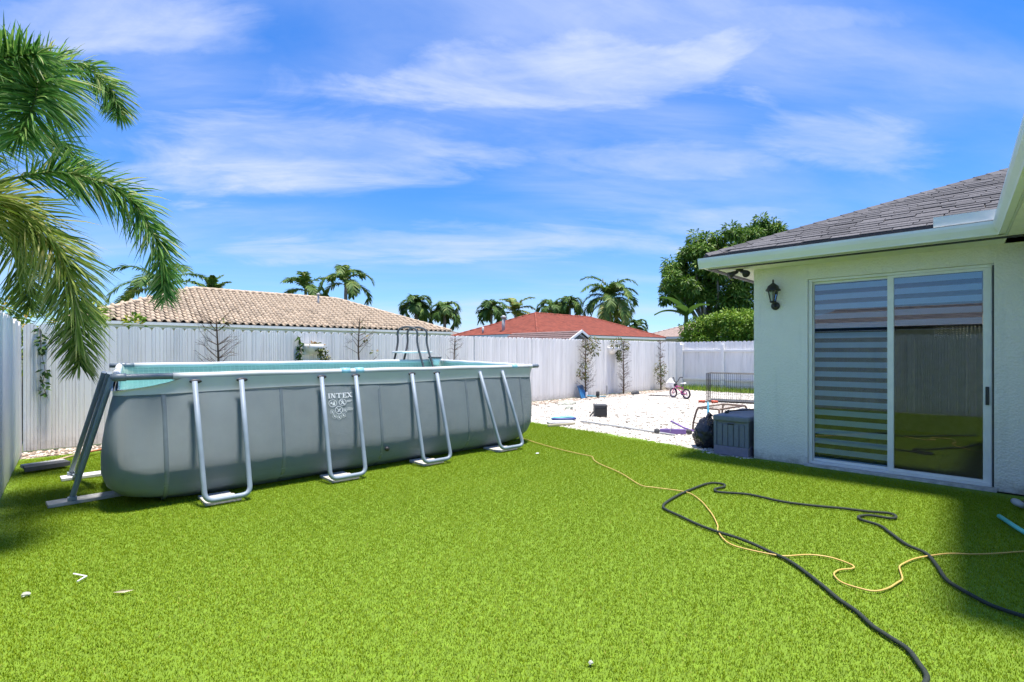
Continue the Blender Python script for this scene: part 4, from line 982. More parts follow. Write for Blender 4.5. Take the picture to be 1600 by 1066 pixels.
mb = MB(); mb.lathe([(.02, 0), (.05, .01), (.06, .06), (.045, .09), (.01, .1)], (8.30, 4.0, 0), 10); tag(mb.build('plastic_toy', 'pink_paint', None, True), 'small pink toy on gravel beside the bin bag', 'toy')
# black speaker box with folded handle
sp_ = empty('portable_speaker', (9.56, 7.10, 0), R(-45)); tag(sp_, 'black box shaped portable speaker with handle on gravel', 'speaker')
mb = MB(); mb.bbox(-.145, .145, -.13, .13, .012, .27, .025); mb.build('cabinet', 'dark_grey', sp_)
mb = MB(); mb.bbox(-.125, .125, -.136, -.128, .035, .215, .01); mb.build('grille', 'black_plastic', sp_)
mb = MB(); mb.bbox(-.15, .15, -.135, .135, .245, .285, .018); mb.build('top_panel', 'pad_grey' if False else 'dark_grey', sp_)
mb = MB(); mb.tube([(-.15, -.05, .13), (-.25, -.09, .02)], .018, 8); mb.build('handle', 'dark_grey', sp_, True)
# folded float, boards, pipe
ft = empty('pool_float', (8.37, 7.18, 0), R(-35)); tag(ft, 'folded navy and teal pool float on gravel by turf edge', 'float')
mb = MB(); mb.tube(curve_pts([(-.27, .02, .05), (-.12, .08, .055), (.12, .10, .07), (.24, .06, .06)], 5), [.03] + [.05] * 14 + [.03], 10, flat=.6); mb.build('upper_tube', 'teal_plastic', ft, True)
mb = MB(); mb.tube(curve_pts([(-.27, .0, .05), (-.12, -.07, .05), (.12, -.06, .05), (.26, .02, .05)], 5), [.03] + [.05] * 14 + [.03], 10, flat=.6); mb.build('lower_tube', 'navy_plastic', ft, True)
mb = MB(); mb.bbox(-.28, .28, -.14, .10, .012, .05, .006); o = mb.build('white_board', 'cloth_white', None, loc=(8.05, 7.0, 0)); o.rotation_euler = (0, 0, R(-38)); tag(o, 'white flat board on gravel in front of the pool float', 'board')
mb = MB(); mb.bbox(-.36, .30, -.022, .022, .012, .05, .006); o = mb.build('timber_offcut', 'leaf_dry', None, loc=(7.80, 6.72, 0)); o.rotation_euler = (0, 0, R(-14)); tag(o, 'grey timber offcut along the turf edge', 'timber')
mb = MB(); mb.tube([(8.42, 6.75, .035), (8.38, 5.6, .03), (8.24, 4.50, .03)], .016, 8); tag(mb.build('plastic_pipe', 'pvc_grey', None, True), 'long grey plastic pipe lying along the gravel edge', 'pipe')
# by the back fence
sv_ = empty('shovel', (12.9, 10.22, 0), R(20)); tag(sv_, 'blue plastic shovel leaning at the back fence', 'shovel')
mb = MB(); mb.add([(-.24, .0, .02), (.10, -.08, .02), (.16, .10, .42), (-.12, .16, .40), (-.20, .05, .02), (.10, -.03, .02), (.16, .15, .42), (-.10, .20, .40)], [(0, 1, 2, 3), (7, 6, 5, 4), (0, 4, 5, 1), (1, 5, 6, 2), (2, 6, 7, 3), (3, 7, 4, 0)]); mb.build('blade', 'blue_plastic', sv_)
mb = MB(); mb.tube([(.0, -.05, .10), (.35, -.30, .05), (.75, -.50, .03)], .016, 8); mb.build('handle', 'cyan_plastic', sv_, True)
mb = MB(); mb.bbox(-.02, .12, -.09, -.05, .05, .2, .01); mb.build('label_plate', 'cloth_white', sv_)
sl_ = empty('spike_light', (13.36, 10.02, 0)); tag(sl_, 'small black cylindrical spike light at the gravel edge', 'light')
mb = MB(); mb.tube([(0, 0, 0), (0, 0, .06)], .02, 8); mb.build('stem', 'black_plastic', sl_, True)
mb = MB(); mb.lathe([(.055, .05), (.06, .1), (.055, .2), (.02, .22)], n=14); mb.build('lamp_body', 'black_plastic', sl_, True)
mb = MB(); mb.bbox(14.22, 14.28, 10.28, 10.32, 0, .36, .01); tag(mb.build('grey_stake', 'pvc_grey', None), 'short grey stake in pebbles between two climbers', 'stake')
lump('dark_rock', 'dark_grey', (15.45, 9.98, .03), (.22, .10, .10), 'low dark rock on pebbles between the bare climbers', 'rock', seed=6)
lump('pale_rock', 'rock_pale', (11.1, 9.42, .02), (.32, .22, .11), 'pale greenish limestone rock on gravel by the back fence', 'rock', seed=7)
lump('pale_rock', 'rock_pale', (10.3, 8.65, .01), (.13, .10, .07), 'small pale rock on gravel behind the pool float', 'rock', seed=9)
cw = lump('white_sack', 'cloth_white', (18.4, 10.22, .10), (.24, .20, .36), 'crumpled white sack standing in the fence corner', 'sack', seed=12)

# ------------------------------------------------------------------ neighbouring houses
plain('tile_tan', (0.42, 0.325, 0.228), 0.85, var=0.22, scale=9, rnd=0.22)
plain('tile_tan_bed', (0.10, 0.065, 0.045), 0.95)
plain('tile_red', (0.27, 0.066, 0.036), 0.85, var=0.30, scale=3, world=True)
plain('tile_grey', (0.30, 0.26, 0.23), 0.9, var=0.2, scale=3, world=True)
plain('tile_brown', (0.40, 0.30, 0.25), 0.9, var=0.2, scale=3, world=True)
plain('shed_shingle', (0.17, 0.11, 0.10), 0.95, var=0.3, scale=12, world=True)
plain('render_white', (0.76, 0.75, 0.72), 0.9, var=0.06, world=True)
plain('render_cream', (0.66, 0.62, 0.55), 0.9, var=0.06, world=True)
plain('window_dark', (0.03, 0.04, 0.05), 0.15)
nr = random.Random(21)
th = empty('tan_roof_house', (10.2, 30.6, 0)); tag(th, 'low house with tan barrel tile hip roof behind the back fence', 'house')
TX0, TX1, TY0, TY1, TZ = -9.2, 8.75, -5.1, 5.1, 2.78; TP = 0.395
mb = MB(); mb.box(TX0 + .6, TX1 - .6, TY0 + .6, TY1 - .6, 0, 2.56); mb.build('wall', 'render_white', th)
mb = MB(); mb.box(TX0, TX1, TY0, TY0 + .03, 2.50, 2.74); mb.box(TX0, TX0 + .03, TY0 + .031, TY1, 2.50, 2.74); mb.box(TX1 - .03, TX1, TY0 + .031, TY1, 2.50, 2.74); mb.build('fascia', 'white_paint', th)
mb = MB(); mb.box(TX0 + .031, TX1 - .031, TY0 + .031, TY1, 2.51, 2.54); mb.build('soffit', 'soffit_paint', th)
mb = MB(); mb.box(TX0 - .02, TX1 + .02, TY0 - .13, TY0 - .001, 2.615, 2.735); mb.build('gutter', 'white_paint', th)
for x in (-4.5, 1.0, 5.0):
    mb = MB(); mb.box(x, x + 1.3, TY0 + .575, TY0 + .62, .9, 2.1); wv = mb.build('window', 'window_dark', th)
hw = 5.1; rz1 = TZ + TP * hw
def hip_planes(x0, x1, y0, y1, z, p, over=0.0):
    h_ = (y1 - y0) / 2; zr = z + p * h_
    return [[(x0, y0, z), (x1, y0, z), (x1 - h_, y0 + h_, zr), (x0 + h_, y0 + h_, zr)], [(x1, y0, z), (x1, y1, z), (x1 - h_, y0 + h_, zr)],
            [(x1, y1, z), (x0, y1, z), (x0 + h_, y0 + h_, zr), (x1 - h_, y0 + h_, zr)], [(x0, y1, z), (x0, y0, z), (x0 + h_, y0 + h_, zr)]]
mb = MB()
for pl in hip_planes(TX0, TX1, TY0, TY1, TZ - .03, TP): mb.add(pl, [tuple(range(len(pl)))])
tr_ = mb.build('roof', 'tile_tan_bed', th)
tw, tl = .335, .395
vs = []; fs = []
cs_ = [(-.5, .0), (-.44, .050), (-.30, .088), (-.14, .088), (-.02, .050), (.06, .0), (.24, -.012), (.46, .0)]
for k, (x, z) in enumerate(cs_): vs += [(x * tw, 0, z + .042), (x * tw, tl * 1.12, z + .004), (x * tw, 0, z + .006)]
for k in range(len(cs_) - 1): a = k * 3; fs += [(a, a + 3, a + 4, a + 1), (a + 2, a + 5, a + 3, a)]
tme = bpy.data.meshes.new('tile'); tme.from_pydata(vs, [], fs); tme.materials.append(M['tile_tan']); tme.polygons.foreach_set('use_smooth', [True] * len(tme.polygons))
ts = math.atan(TP); spots = []
for r in range(int(hw / math.cos(ts) / tl) + 1):
    yy = TY0 - .06 + r * tl * math.cos(ts); zz_ = TZ + (yy - TY0) * TP
    xa, xb = TX0 + (yy - TY0) + .15, TX1 - (yy - TY0) - .15
    c = int((xb - xa) / tw)
    for k in range(c + 1): spots.append((xa + k * tw + (r % 2) * 0.0, yy, zz_))
def dcam(s): x, y, z = s[0] + 10.2, s[1] + 30.6, s[2]; return x * x + y * y
vis = [s for s in spots if not (s[0] + 10.2 < 1.6)]
vis.sort(key=dcam); near = set(vis[:300]); rest = MB()
for s in spots:
    j = (nr.uniform(-.006, .006), nr.uniform(-.012, .012), nr.uniform(-.004, .006))
    if s in near: put('tile', tme, tr_, (s[0] + j[0], s[1] + j[1], s[2] + j[2]), rot=(ts, nr.uniform(-.02, .02), 0))
    else:
        R_ = Matrix.Translation((s[0] + j[0], s[1] + j[1], s[2] + j[2])) @ Matrix.Rotation(ts, 4, 'X')
        rest.add([R_ @ Vector(v) for v in vs], fs)
o = rest.build('more_tiles', 'tile_tan', tr_, True, fix=False); o['kind'] = 'stuff'
# hip and ridge caps
mb = MB()
def caps(mb, a, b2, r=.11, step=.4):
    a, b2 = Vector(a), Vector(b2); n = int((b2 - a).length / step); d = (b2 - a) / n
    for k in range(n): mb.tube([a + d * k, a + d * (k + 1.12)], [r, r * .82], 8, True)
zr = TZ + TP * hw
caps(mb, (TX0, TY0, TZ + .03), (TX0 + hw, 0, zr + .03)); caps(mb, (TX1, TY0, TZ + .03), (TX1 - hw, 0, zr + .03)); caps(mb, (TX0 + hw, 0, zr + .03), (TX1 - hw, 0, zr + .03))
mb.build('ridge_caps', 'tile_tan', tr_, True, fix=False)
mb = MB(); mb.tube([(2.0, -1.2, zr - .7), (2.0, -1.2, zr + .05)], .06, 10); mb.lathe([(.09, 0), (.11, .08), (.02, .14)], (2.0, -1.2, zr + .03), 10); mb.build('vent_pipe', 'pvc_grey', tr_, True)

def course_roof(mb, pl, p, step, lip=.03):
    """roof plane laid in stepped courses: pl = eave a, eave b, top b, top a (top may coincide)"""
    a, b2, c, d = [Vector(q) for q in pl]; n = max(2, int((d - a).length / step))
    nrm = (b2 - a).cross(d - a).normalized()
    if nrm.z < 0: nrm = -nrm
    for k in range(n):
        t0, t1 = k / n, (k + 1) / n
        p0, p1, p2, p3 = a.lerp(d, t0) + nrm * lip, b2.lerp(c, t0) + nrm * lip, b2.lerp(c, t1) + nrm * lip * .1, a.lerp(d, t1) + nrm * lip * .1
        q0, q1 = a.lerp(d, t0), b2.lerp(c, t0)
        mb.add([p0, p1, p2, p3, q0, q1], [(0, 1, 2, 3), (4, 5, 1, 0)])
def far_house(name, label, x0, x1, y0, y1, z, p, tile, wallm, step=.36, over=.5):
    h_ = empty(name, ((x0 + x1) / 2, (y0 + y1) / 2, 0)); tag(h_, label, 'house'); cx, cy = (x0 + x1) / 2, (y0 + y1) / 2
    x0 -= cx; x1 -= cx; y0 -= cy; y1 -= cy
    mb = MB(); mb.box(x0 + over, x1 - over, y0 + over, y1 - over, 0, z - .12); mb.build('wall', wallm, h_)
    mb = MB()
    mb.box(x0, x1, y0, y0 + .03, z - .20, z - .02); mb.box(x0, x0 + .03, y0 + .031, y1, z - .20, z - .02); mb.box(x0 + .031, x1, y0 + .031, y1, z - .18, z - .15); mb.build('fascia', 'white_paint', h_)
    mb = MB(); m2 = min(x1 - x0, y1 - y0) / 2; zr = z + p * m2
    if x1 - x0 >= y1 - y0: A, B = (x0 + m2, 0, zr), (x1 - m2, 0, zr)
    else: A, B = (0, y0 + m2, zr), (0, y1 - m2, zr)
    c0, c1, c2, c3 = (x0, y0, z), (x1, y0, z), (x1, y1, z), (x0, y1, z)
    if x1 - x0 >= y1 - y0: P4 = [(c0, c1, B, A), (c1, c2, B, B), (c2, c3, A, B), (c3, c0, A, A)]
    else: P4 = [(c0, c1, A, A), (c1, c2, B, A), (c2, c3, B, B), (c3, c0, A, B)]
    for q in P4: course_roof(mb, q, p, step)
    rf = mb.build('roof', tile, h_, fix=False)
    mb = MB()
    for e in ((c0, A), (c1, B if x1 - x0 >= y1 - y0 else A), (c3, A if x1 - x0 >= y1 - y0 else B), (A, B)):
        if (Vector(e[0]) - Vector(e[1])).length > .3: caps(mb, e[0], e[1], .09, .5)
    mb.build('ridge_caps', tile, rf, True, fix=False)
    return h_, rf
rh, rf = far_house('red_roof_house', 'house with red tile hip roof behind the fence centre', 23.7, 39.8, 22.6, 31.9, 2.72, .385, 'tile_red', 'render_white')
mb = MB(); mb.tube([(-7.3, -.6, 2.8), (-7.3, -.6, 3.95)], .12, 10); mb.lathe([(.17, 0), (.2, .12), (.05, .22)], (-7.3, -.6, 3.9), 10); mb.build('roof_vent', 'pvc_grey', rf, True)
mb = MB(); mb.tube([(-7.7, 1.2, 2.8), (-7.7, 1.2, 3.35)], .08, 10); mb.build('vent_pipe', 'pvc_grey', rf, True)
far_house('grey_roof_house', 'distant house with grey roof between the palm clumps', 33.5, 41.5, 50, 60, 3.3, .34, 'tile_grey', 'render_cream')
far_house('brown_roof_house', 'distant house with brown tile roof left of the hedge', 43, 58, 17.5, 27.5, 2.9, .36, 'tile_brown', 'render_cream')
# house seen only in the door glass, beyond the left fence
far_house('west_house', 'grey roofed neighbour house mirrored in the sliding door glass', -24, -17.5, -6, 9, 2.8, .36, 'tile_grey', 'render_white')
# garden shed just behind the fence
sh = empty('garden_shed', (14.05, 11.35, 0)); tag(sh, 'small shed with white gable and dark roof behind the back fence', 'shed')
mb = MB(); mb.prism([(-.62, 0), (.62, 0), (.62, 1.88), (0, 2.20), (-.62, 1.88)], lambda a, b2, d: (a, d, b2), 0, 3.3); mb.build('wall', 'render_white', sh)
for s in (-1, 1):
    mb = MB(); course_roof(mb, [(s * .74, -.10, 1.88), (s * .74, 3.4, 1.88), (0, 3.4, 2.255), (0, -.10, 2.255)], .4, .15, .02); mb.build('roof_slope', 'shed_shingle', sh, fix=False)
    mb = MB(); mb.prism([(s * .75, 1.82), (s * .75, 1.90), (0, 2.28), (0, 2.19)], lambda a, b2, d: (a, d, b2), -.14, -.101); mb.build('barge_board', 'white_paint', sh)
mb = MB(); mb.add([(-.28, -.006, 1.95), (.28, -.006, 1.95), (0, -.006, 2.11)], [(0, 1, 2)]); mb.build('gable_window', 'window_dark', sh)

# ------------------------------------------------------------------ vegetation
GREEN_A = [(0.0, (0.018, 0.050, 0.008)), (0.4, (0.050, 0.115, 0.014)), (0.75, (0.110, 0.190, 0.025)), (1.0, (0.26, 0.27, 0.055))]
tinted('palm_leaf', [(0.0, (0.022, 0.085, 0.016)), (0.45, (0.11, 0.27, 0.045)), (0.8, (0.27, 0.43, 0.095)), (1.0, (0.52, 0.54, 0.22))], .55, .38, .25)
tinted('palm_leaf_olive', [(0.0, (0.045, 0.095, 0.014)), (0.45, (0.185, 0.28, 0.035)), (0.8, (0.40, 0.47, 0.100)), (1.0, (0.62, 0.58, 0.22))], .55, .38, .25)
tinted('far_palm', [(0.0, (0.035, 0.100, 0.018)), (0.5, (0.115, 0.215, 0.040)), (0.85, (0.27, 0.34, 0.075)), (1.0, (0.45, 0.36, 0.12))], .55, .30, .3)
tinted('mango_leaf', [(0.0, (0.028, 0.075, 0.012)), (0.5, (0.085, 0.185, 0.020)), (0.85, (0.19, 0.31, 0.038)), (1.0, (0.32, 0.36, 0.08))], .5, .2, .35)
tinted('hedge_leaf', [(0.0, (0.055, 0.130, 0.012)), (0.5, (0.155, 0.29, 0.025)), (1.0, (0.36, 0.46, 0.065))], .5, .25, .35)
tinted('croton_leaf', [(0.0, (0.035, 0.090, 0.010)), (0.5, (0.14, 0.26, 0.020)), (0.85, (0.38, 0.42, 0.03)), (1.0, (0.42, 0.28, 0.06))], .5, .25, .35)
tinted('vine_leaf', [(0.0, (0.055, 0.075, 0.018)), (0.5, (0.13, 0.16, 0.035)), (0.8, (0.24, 0.21, 0.06)), (1.0, (0.27, 0.15, 0.07))], .6, .15)
plain('bark', (0.16, 0.125, 0.09), 0.95, var=.35, scale=14, bmp=.6)
plain('bark_grey', (0.27, 0.245, 0.21), 0.95, var=.3, scale=10, bmp=.5)
plain('twig', (0.125, 0.085, 0.055), 0.95, var=.3, scale=20)
plain('rachis', (0.13, 0.17, 0.04), 0.6, var=.2)

def leaflet(mb, p, d, L, w, droop, tint, roll=None):
    d = d.normalized(); side = d.cross(Vector((0, 0, 1)) if roll is None else roll)
    if side.length < 1e-4: side = Vector((1, 0, 0))
    side.normalize(); g = Vector((0, 0, -1)) * droop * L
    a, m1, m2, e = p, p + d * L * .35 + g * .10, p + d * L * .72 + g * .45, p + d * L + g
    mb.add([a - side * w * .35, a + side * w * .35, m1 + side * w * .5, m1 - side * w * .5, m2 + side * w * .38, m2 - side * w * .38, e], [(0, 1, 2, 3), (3, 2, 4, 5), (5, 4, 6)], tint)
def frond(ctrl, n, Lmax, w, rnd, plumose=False, droop=.35, tint=(.45, .2), start=.12, fwd=.55, r0=.02):
    """rachis through the control points with leaflets along it"""
    pts = curve_pts(ctrl, 8); mb = MB(); st = MB()
    N = len(pts); st.tube(pts, [r0 * (1 - .8 * i / (N - 1)) for i in range(N)], 5)
    for i in range(n):
        t = start + (1 - start) * (i + rnd.random() * .6) / n; k = min(N - 2, int(t * (N - 1))); f = t * (N - 1) - k
        p = pts[k].lerp(pts[k + 1], f); T = (pts[k + 1] - pts[k]).normalized()
        S_ = T.cross(Vector((0, 0, 1)));
        if S_.length < .05: S_ = Vector((1, 0, 0))
        S_.normalize(); U = S_.cross(T).normalized()
        prof_ = (min(1, (t - start) / .18 + .55)) * (1 - .62 * max(0, (t - .55) / .45) ** 1.6)
        L = Lmax * prof_ * rnd.uniform(.8, 1.1)
        for s in (-1, 1):
            if plumose:
                a = rnd.uniform(-1.25, 1.25); lat = S_ * s * math.cos(a) + U * math.sin(a)
            else:
                a = rnd.uniform(.05, .5); lat = S_ * s * math.cos(a) + U * math.sin(a)
            d = lat + T * (fwd + .5 * t) * rnd.uniform(.8, 1.2)
            tn = min(1, max(0, rnd.gauss(*tint)))
            leaflet(mb, p, d, L, w * rnd.uniform(.8, 1.15), droop * rnd.uniform(.6, 1.4), tn, U if not plumose else Vector((rnd.uniform(-1, 1), rnd.uniform(-1, 1), rnd.uniform(-.3, 1))))
    return mb, st
def arch(base, az, el, L, droop, n=5, rnd=None):
    """control points of a frond that leaves base at azimuth az, elevation el and bends down"""
    p = Vector(base); out = [p.copy()]; e = el
    for k in range(n):
        p = p + Vector((math.cos(az) * math.cos(e), math.sin(az) * math.cos(e), math.sin(e))) * (L / n); e -= droop / n * (1 + .5 * k / n); out.append(p.copy())
    return out
def palm(label, x, y, h, nf, L, seed, leafm='far_palm', nl=44, lw=.055, ll=.55, droop=1.9, el=(.1, 1.35), trunk_r=.14, plumose=False, crown='palm_tree', group='palms beyond the fence', tint=(.42, .2), shaft=True, lean=(0, 0)):
    q = random.Random(seed); o = empty('palm_tree', (x, y, 0)); tag(o, label, 'palm tree', group)
    mb = MB(); mb.tube(curve_pts([(-lean[0], -lean[1], 0), (-lean[0] * .6, -lean[1] * .6, h * .4), (0, 0, h)], 6), [trunk_r * 1.25] + [trunk_r] * 11 + [trunk_r * .75], 9); mb.build('trunk', 'bark_grey', o, True)
    if shaft: mb = MB(); mb.tube([(0, 0, h * .985), (0, 0, h + .4), (0, 0, h + .75)], [trunk_r * .95, trunk_r * .8, trunk_r * .3], 9); mb.build('crownshaft', 'rachis', o, True)
    for i in range(nf):
        az = i * 2.399 + q.uniform(-.25, .25); e = el[0] + (el[1] - el[0]) * ((i + .5) / nf) + q.uniform(-.12, .12)
        l = L * q.uniform(.85, 1.1)
        fb, st = frond(arch((0, 0, h + .45 * (i / nf)), az, e, l, droop * q.uniform(.85, 1.15), 5), nl, ll, lw, q, plumose, .4, (tint[0] + (.25 if e < .2 else 0), tint[1]), .1, .5, .03)
        fo = fb.build('frond', leafm, o, False, fix=False); st.build('rachis', 'rachis', fo, True, fix=False)
    return o
palm('tall slender palm with arching fronds behind the tan roof', 18.9, 40.0, 7.0, 9, 2.8, 1, ll=.85, lw=.13, droop=2.2, tint=(.5, .2))
palm('bushy half hidden palm left of the tall slender one', 17.0, 43.6, 6.6, 8, 2.6, 2, ll=.8, lw=.12, droop=1.7, tint=(.42, .22))
palm('full green palm at the right end of the tan roof', 24.8, 38.5, 5.3, 14, 2.1, 3, ll=.75, lw=.13, droop=2.6, tint=(.36, .2))
palm('drooping palm between the tan and red roofs', 26.0, 35.9, 4.7, 12, 2.0, 4, ll=.7, lw=.13, droop=2.7, tint=(.36, .2))
palm('dark palm left of the yellowish palm behind the red roof', 36.2, 41.4, 5.7, 13, 2.3, 5, ll=.8, lw=.15, droop=2.6, tint=(.30, .18))
palm('yellowish spiky palm beside the dark palm', 40.2, 41.8, 5.9, 12, 2.6, 6, ll=.8, lw=.15, droop=1.2, tint=(.72, .18))
palm('low palm touching the red roof apex, left of the round palm', 44.7, 40.3, 6.3, 12, 2.4, 7, ll=.8, lw=.15, droop=2.4, tint=(.36, .2))
palm('round green palm just right of the low palm', 46.3, 38.8, 6.8, 13, 2.4, 8, ll=.8, lw=.15, droop=2.5, tint=(.36, .2))
palm('big coconut palm rising above the red roof', 49.7, 35.5, 7.4, 24, 4.5, 9, ll=1.1, lw=.16, nl=50, droop=1.9, el=(-.35, 1.45), tint=(.45, .22), shaft=False)
palm('tiny far palm right of the coconut palm', 60.7, 38.9, 4.9, 11, 2.0, 10, ll=.8, lw=.17, droop=2.4, tint=(.32, .18))
palm('sparse coconut palm mostly hidden behind the near fronds', 6.9, 44.0, 5.9, 11, 3.9, 12, ll=.95, lw=.13, droop=1.5, el=(-.1, 1.0), tint=(.35, .2), shaft=False)
palm('short spiky palm top showing over the tan ridge', 9.9, 43.3, 5.7, 10, 1.6, 13, ll=.5, lw=.12, droop=.9, el=(.5, 1.5), tint=(.45, .2), shaft=False)

# the near palm, trunk beyond the left fence
NP = empty('foxtail_palm', (-1.25, 6.9, 0)); tag(NP, 'large bushy foxtail palm overhanging the left fence', 'palm tree')
mb = MB(); mb.tube(curve_pts([(-.1, .05, 0), (0, 0, 1.6), (0, 0, 3.0)], 6), [.17, .16, .15, .14, .14, .14, .13, .13, .12, .12, .12, .11, .10], 12); mb.build('trunk', 'bark_grey', NP, True)
mb = MB(); mb.tube([(0, 0, 2.98), (0, 0, 3.4), (.02, 0, 3.85)], [.10, .085, .03], 12); mb.build('crownshaft', 'rachis', NP, True)
q = random.Random(31)
def wp(u, v, d):
    """scene point used to lay out the near fronds, given by view bearing, height and distance"""
    k = (u - 800) / 790; fx, fy, rx, ry = .68835, .72537, .72537, -.68835
    return Vector((d * (fx + k * rx) + 1.25, d * (fy + k * ry) - 6.9, 1.5 - (v - 550) * d / 790))
fronds = [
    ([wp(-130, 330, 4.2), wp(-20, 290, 4.4), wp(95, 270, 4.6), wp(195, 305, 4.8), wp(248, 385, 4.9), wp(258, 468, 4.95)], 270, .39, .028, 'palm_leaf', (.42, .2), .28, .75),
    ([wp(-130, 330, 4.2), wp(-60, 305, 4.5), wp(20, 320, 4.8), wp(90, 390, 5.0), wp(118, 480, 5.1), wp(124, 572, 5.15)], 430, .54, .030, 'palm_leaf_olive', (.50, .24), .02, .75),
    ([wp(-120, 320, 4.3), wp(-50, 215, 4.2), wp(20, 130, 4.2), wp(55, 115, 4.0), wp(55, 155, 3.75), wp(30, 215, 3.6)], 300, .48, .026, 'palm_leaf', (.38, .2), .15, .45),
    ([wp(-120, 320, 4.3), wp(-60, 190, 4.6), wp(30, 105, 5.0), wp(120, 100, 5.2), wp(172, 140, 5.3), wp(188, 180, 5.3)], 220, .38, .028, 'palm_leaf', (.45, .2), .20, .75),
    ([wp(-120, 320, 4.3), wp(-60, 250, 4.9), wp(20, 215, 5.6), wp(90, 222, 6.0), wp(125, 262, 6.1), wp(120, 300, 6.1)], 150, .42, .028, 'palm_leaf', (.28, .18), .2, .75),
    ([wp(-150, 350, 4.2), wp(-70, 330, 5.0), wp(0, 360, 5.8), wp(38, 420, 6.1), wp(48, 480, 6.2)], 260, .50, .030, 'palm_leaf_olive', (.32, .2), .0, .75),
    ([wp(-150, 330, 4.1), wp(-110, 200, 3.9), wp(-50, 110, 3.7), wp(10, 90, 3.7), wp(60, 85, 3.7)], 200, .42, .026, 'palm_leaf', (.40, .18), .15, .7),
]
for ctrl, n_, ll, lw, mt, tn, st0, fw in fronds:
    n_ = int(n_ * 1.25); lw *= .56; tn = (tn[0] + .13, tn[1] + .07); fw *= .62
    fb, st = frond(ctrl, n_, ll, lw, q, True, .22, tn, st0, fw, .014)
    fo = fb.build('frond', mt, NP, False, fix=False); st.build('rachis', 'rachis', fo, True, fix=False)

def leaf_ball(mb, c, r, n, L, w, q, tint=(.45, .2), hang=.4, flat=.8):
    for i in range(n):
        d = Vector((q.gauss(0, 1), q.gauss(0, 1), q.gauss(0, 1))).normalized(); k = q.random() ** .35
        p = Vector(c) + Vector((d.x * r * k, d.y * r * k, d.z * r * k * flat))
        dd = (d + Vector((q.uniform(-.7, .7), q.uniform(-.7, .7), q.uniform(-.6, .5) - hang))).normalized()
        side = dd.cross(Vector((q.uniform(-1, 1), q.uniform(-1, 1), 1))).normalized() * w * .5; l = L * q.uniform(.7, 1.2)
        m_ = p + dd * l * .5; e = p + dd * l + Vector((0, 0, -l * .15))
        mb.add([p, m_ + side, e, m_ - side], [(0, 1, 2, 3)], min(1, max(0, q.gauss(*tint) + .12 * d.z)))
# mango tree
mt_ = empty('mango_tree', (27.2, 12.6, 0)); tag(mt_, 'large dense mango tree behind the house corner', 'tree')
q = random.Random(77)
mb = MB()
def limb(a, b2, r0, r1, bend=.3):
    a, b2 = Vector(a), Vector(b2); m_ = a.lerp(b2, .5) + Vector((q.uniform(-bend, bend), q.uniform(-bend, bend), q.uniform(0, bend)))
    P_ = curve_pts([a, m_, b2], 5); mb.tube(P_, [r0 + (r1 - r0) * i / (len(P_) - 1) for i in range(len(P_))], 7)
limb((0, 0, 0), (-.3, .1, 2.2), .30, .24); fork = (-.3, .1, 2.2)
def vw(u, v, d):
    k = (u - 800) / 790; return Vector((d * (.68835 + k * .72537) - 27.2, d * (.72537 - k * .68835) - 12.6, 1.5 - (v + 13 - 550) * d / 790))
clumps = [(1062, 425, 27.5, 1.15), (1085, 395, 28, 1.2), (1110, 372, 28.5, 1.15), (1150, 362, 28.5, 1.2), (1185, 360, 29, 1.25), (1208, 362, 29, 1.0), (1048, 440, 27, .75), (1075, 452, 27, .85),
          (1120, 410, 27, 1.2), (1155, 400, 27, 1.3), (1105, 445, 27.5, .8), (1140, 450, 27, 1.1), (1165, 450, 27, 1.2), (1128, 480, 27.5, .8), (1160, 485, 27, 1.1), (1190, 420, 28, 1.6), (1215, 400, 29, 1.6), (1095, 420, 29, 1.0), (1200, 470, 28, 1.6), (1240, 430, 29, 1.7), (1058, 408, 29, .6), (1090, 375, 29.5, .8), (1165, 350, 30, .9)]
for (u, v, d, r) in clumps:
    c = vw(u, v, d)
    if r > .75: limb(fork, c, .13, .03, .5)
limb(fork, vw(1062, 440, 27), .16, .05); limb((0, 0, .5), vw(1100, 460, 26.6), .16, .06)
mb.build('trunk', 'bark_grey', mt_, True)
mb = MB()
for (u, v, d, r) in clumps:
    c = vw(u, v, d)
    for k in range(int(5 + r * 5)):
        dd = Vector((q.gauss(0, 1), q.gauss(0, 1), q.gauss(0, .8))).normalized()
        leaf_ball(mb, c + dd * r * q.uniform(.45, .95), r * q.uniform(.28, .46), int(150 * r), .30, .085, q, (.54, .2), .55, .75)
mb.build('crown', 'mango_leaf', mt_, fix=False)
# hedge
hg = empty('hedge', (24.6, 10.8, 0)); tag(hg, 'bright green rounded hedge above the far fence', 'hedge')
mb = MB(); mb.tube([(0, 0, 0), (0, 0, 2.2)], .1, 7); mb.tube([(.1, -1.2, 0), (.1, -1.2, 2.2)], .1, 7); mb.build('stem', 'bark', hg, True)
mb = MB()
for k in range(150):
    y = q.uniform(-3.6, 1.75); env = 3.35 - .55 * max(0, (y - .7) / 1.05) ** 2; x = q.uniform(-1.0, .9); z = q.uniform(1.3, env) - .25 * abs(x) ** 2
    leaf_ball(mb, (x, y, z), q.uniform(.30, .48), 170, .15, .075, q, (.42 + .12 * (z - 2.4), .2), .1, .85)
mb.build('foliage', 'hedge_leaf', hg, fix=False)
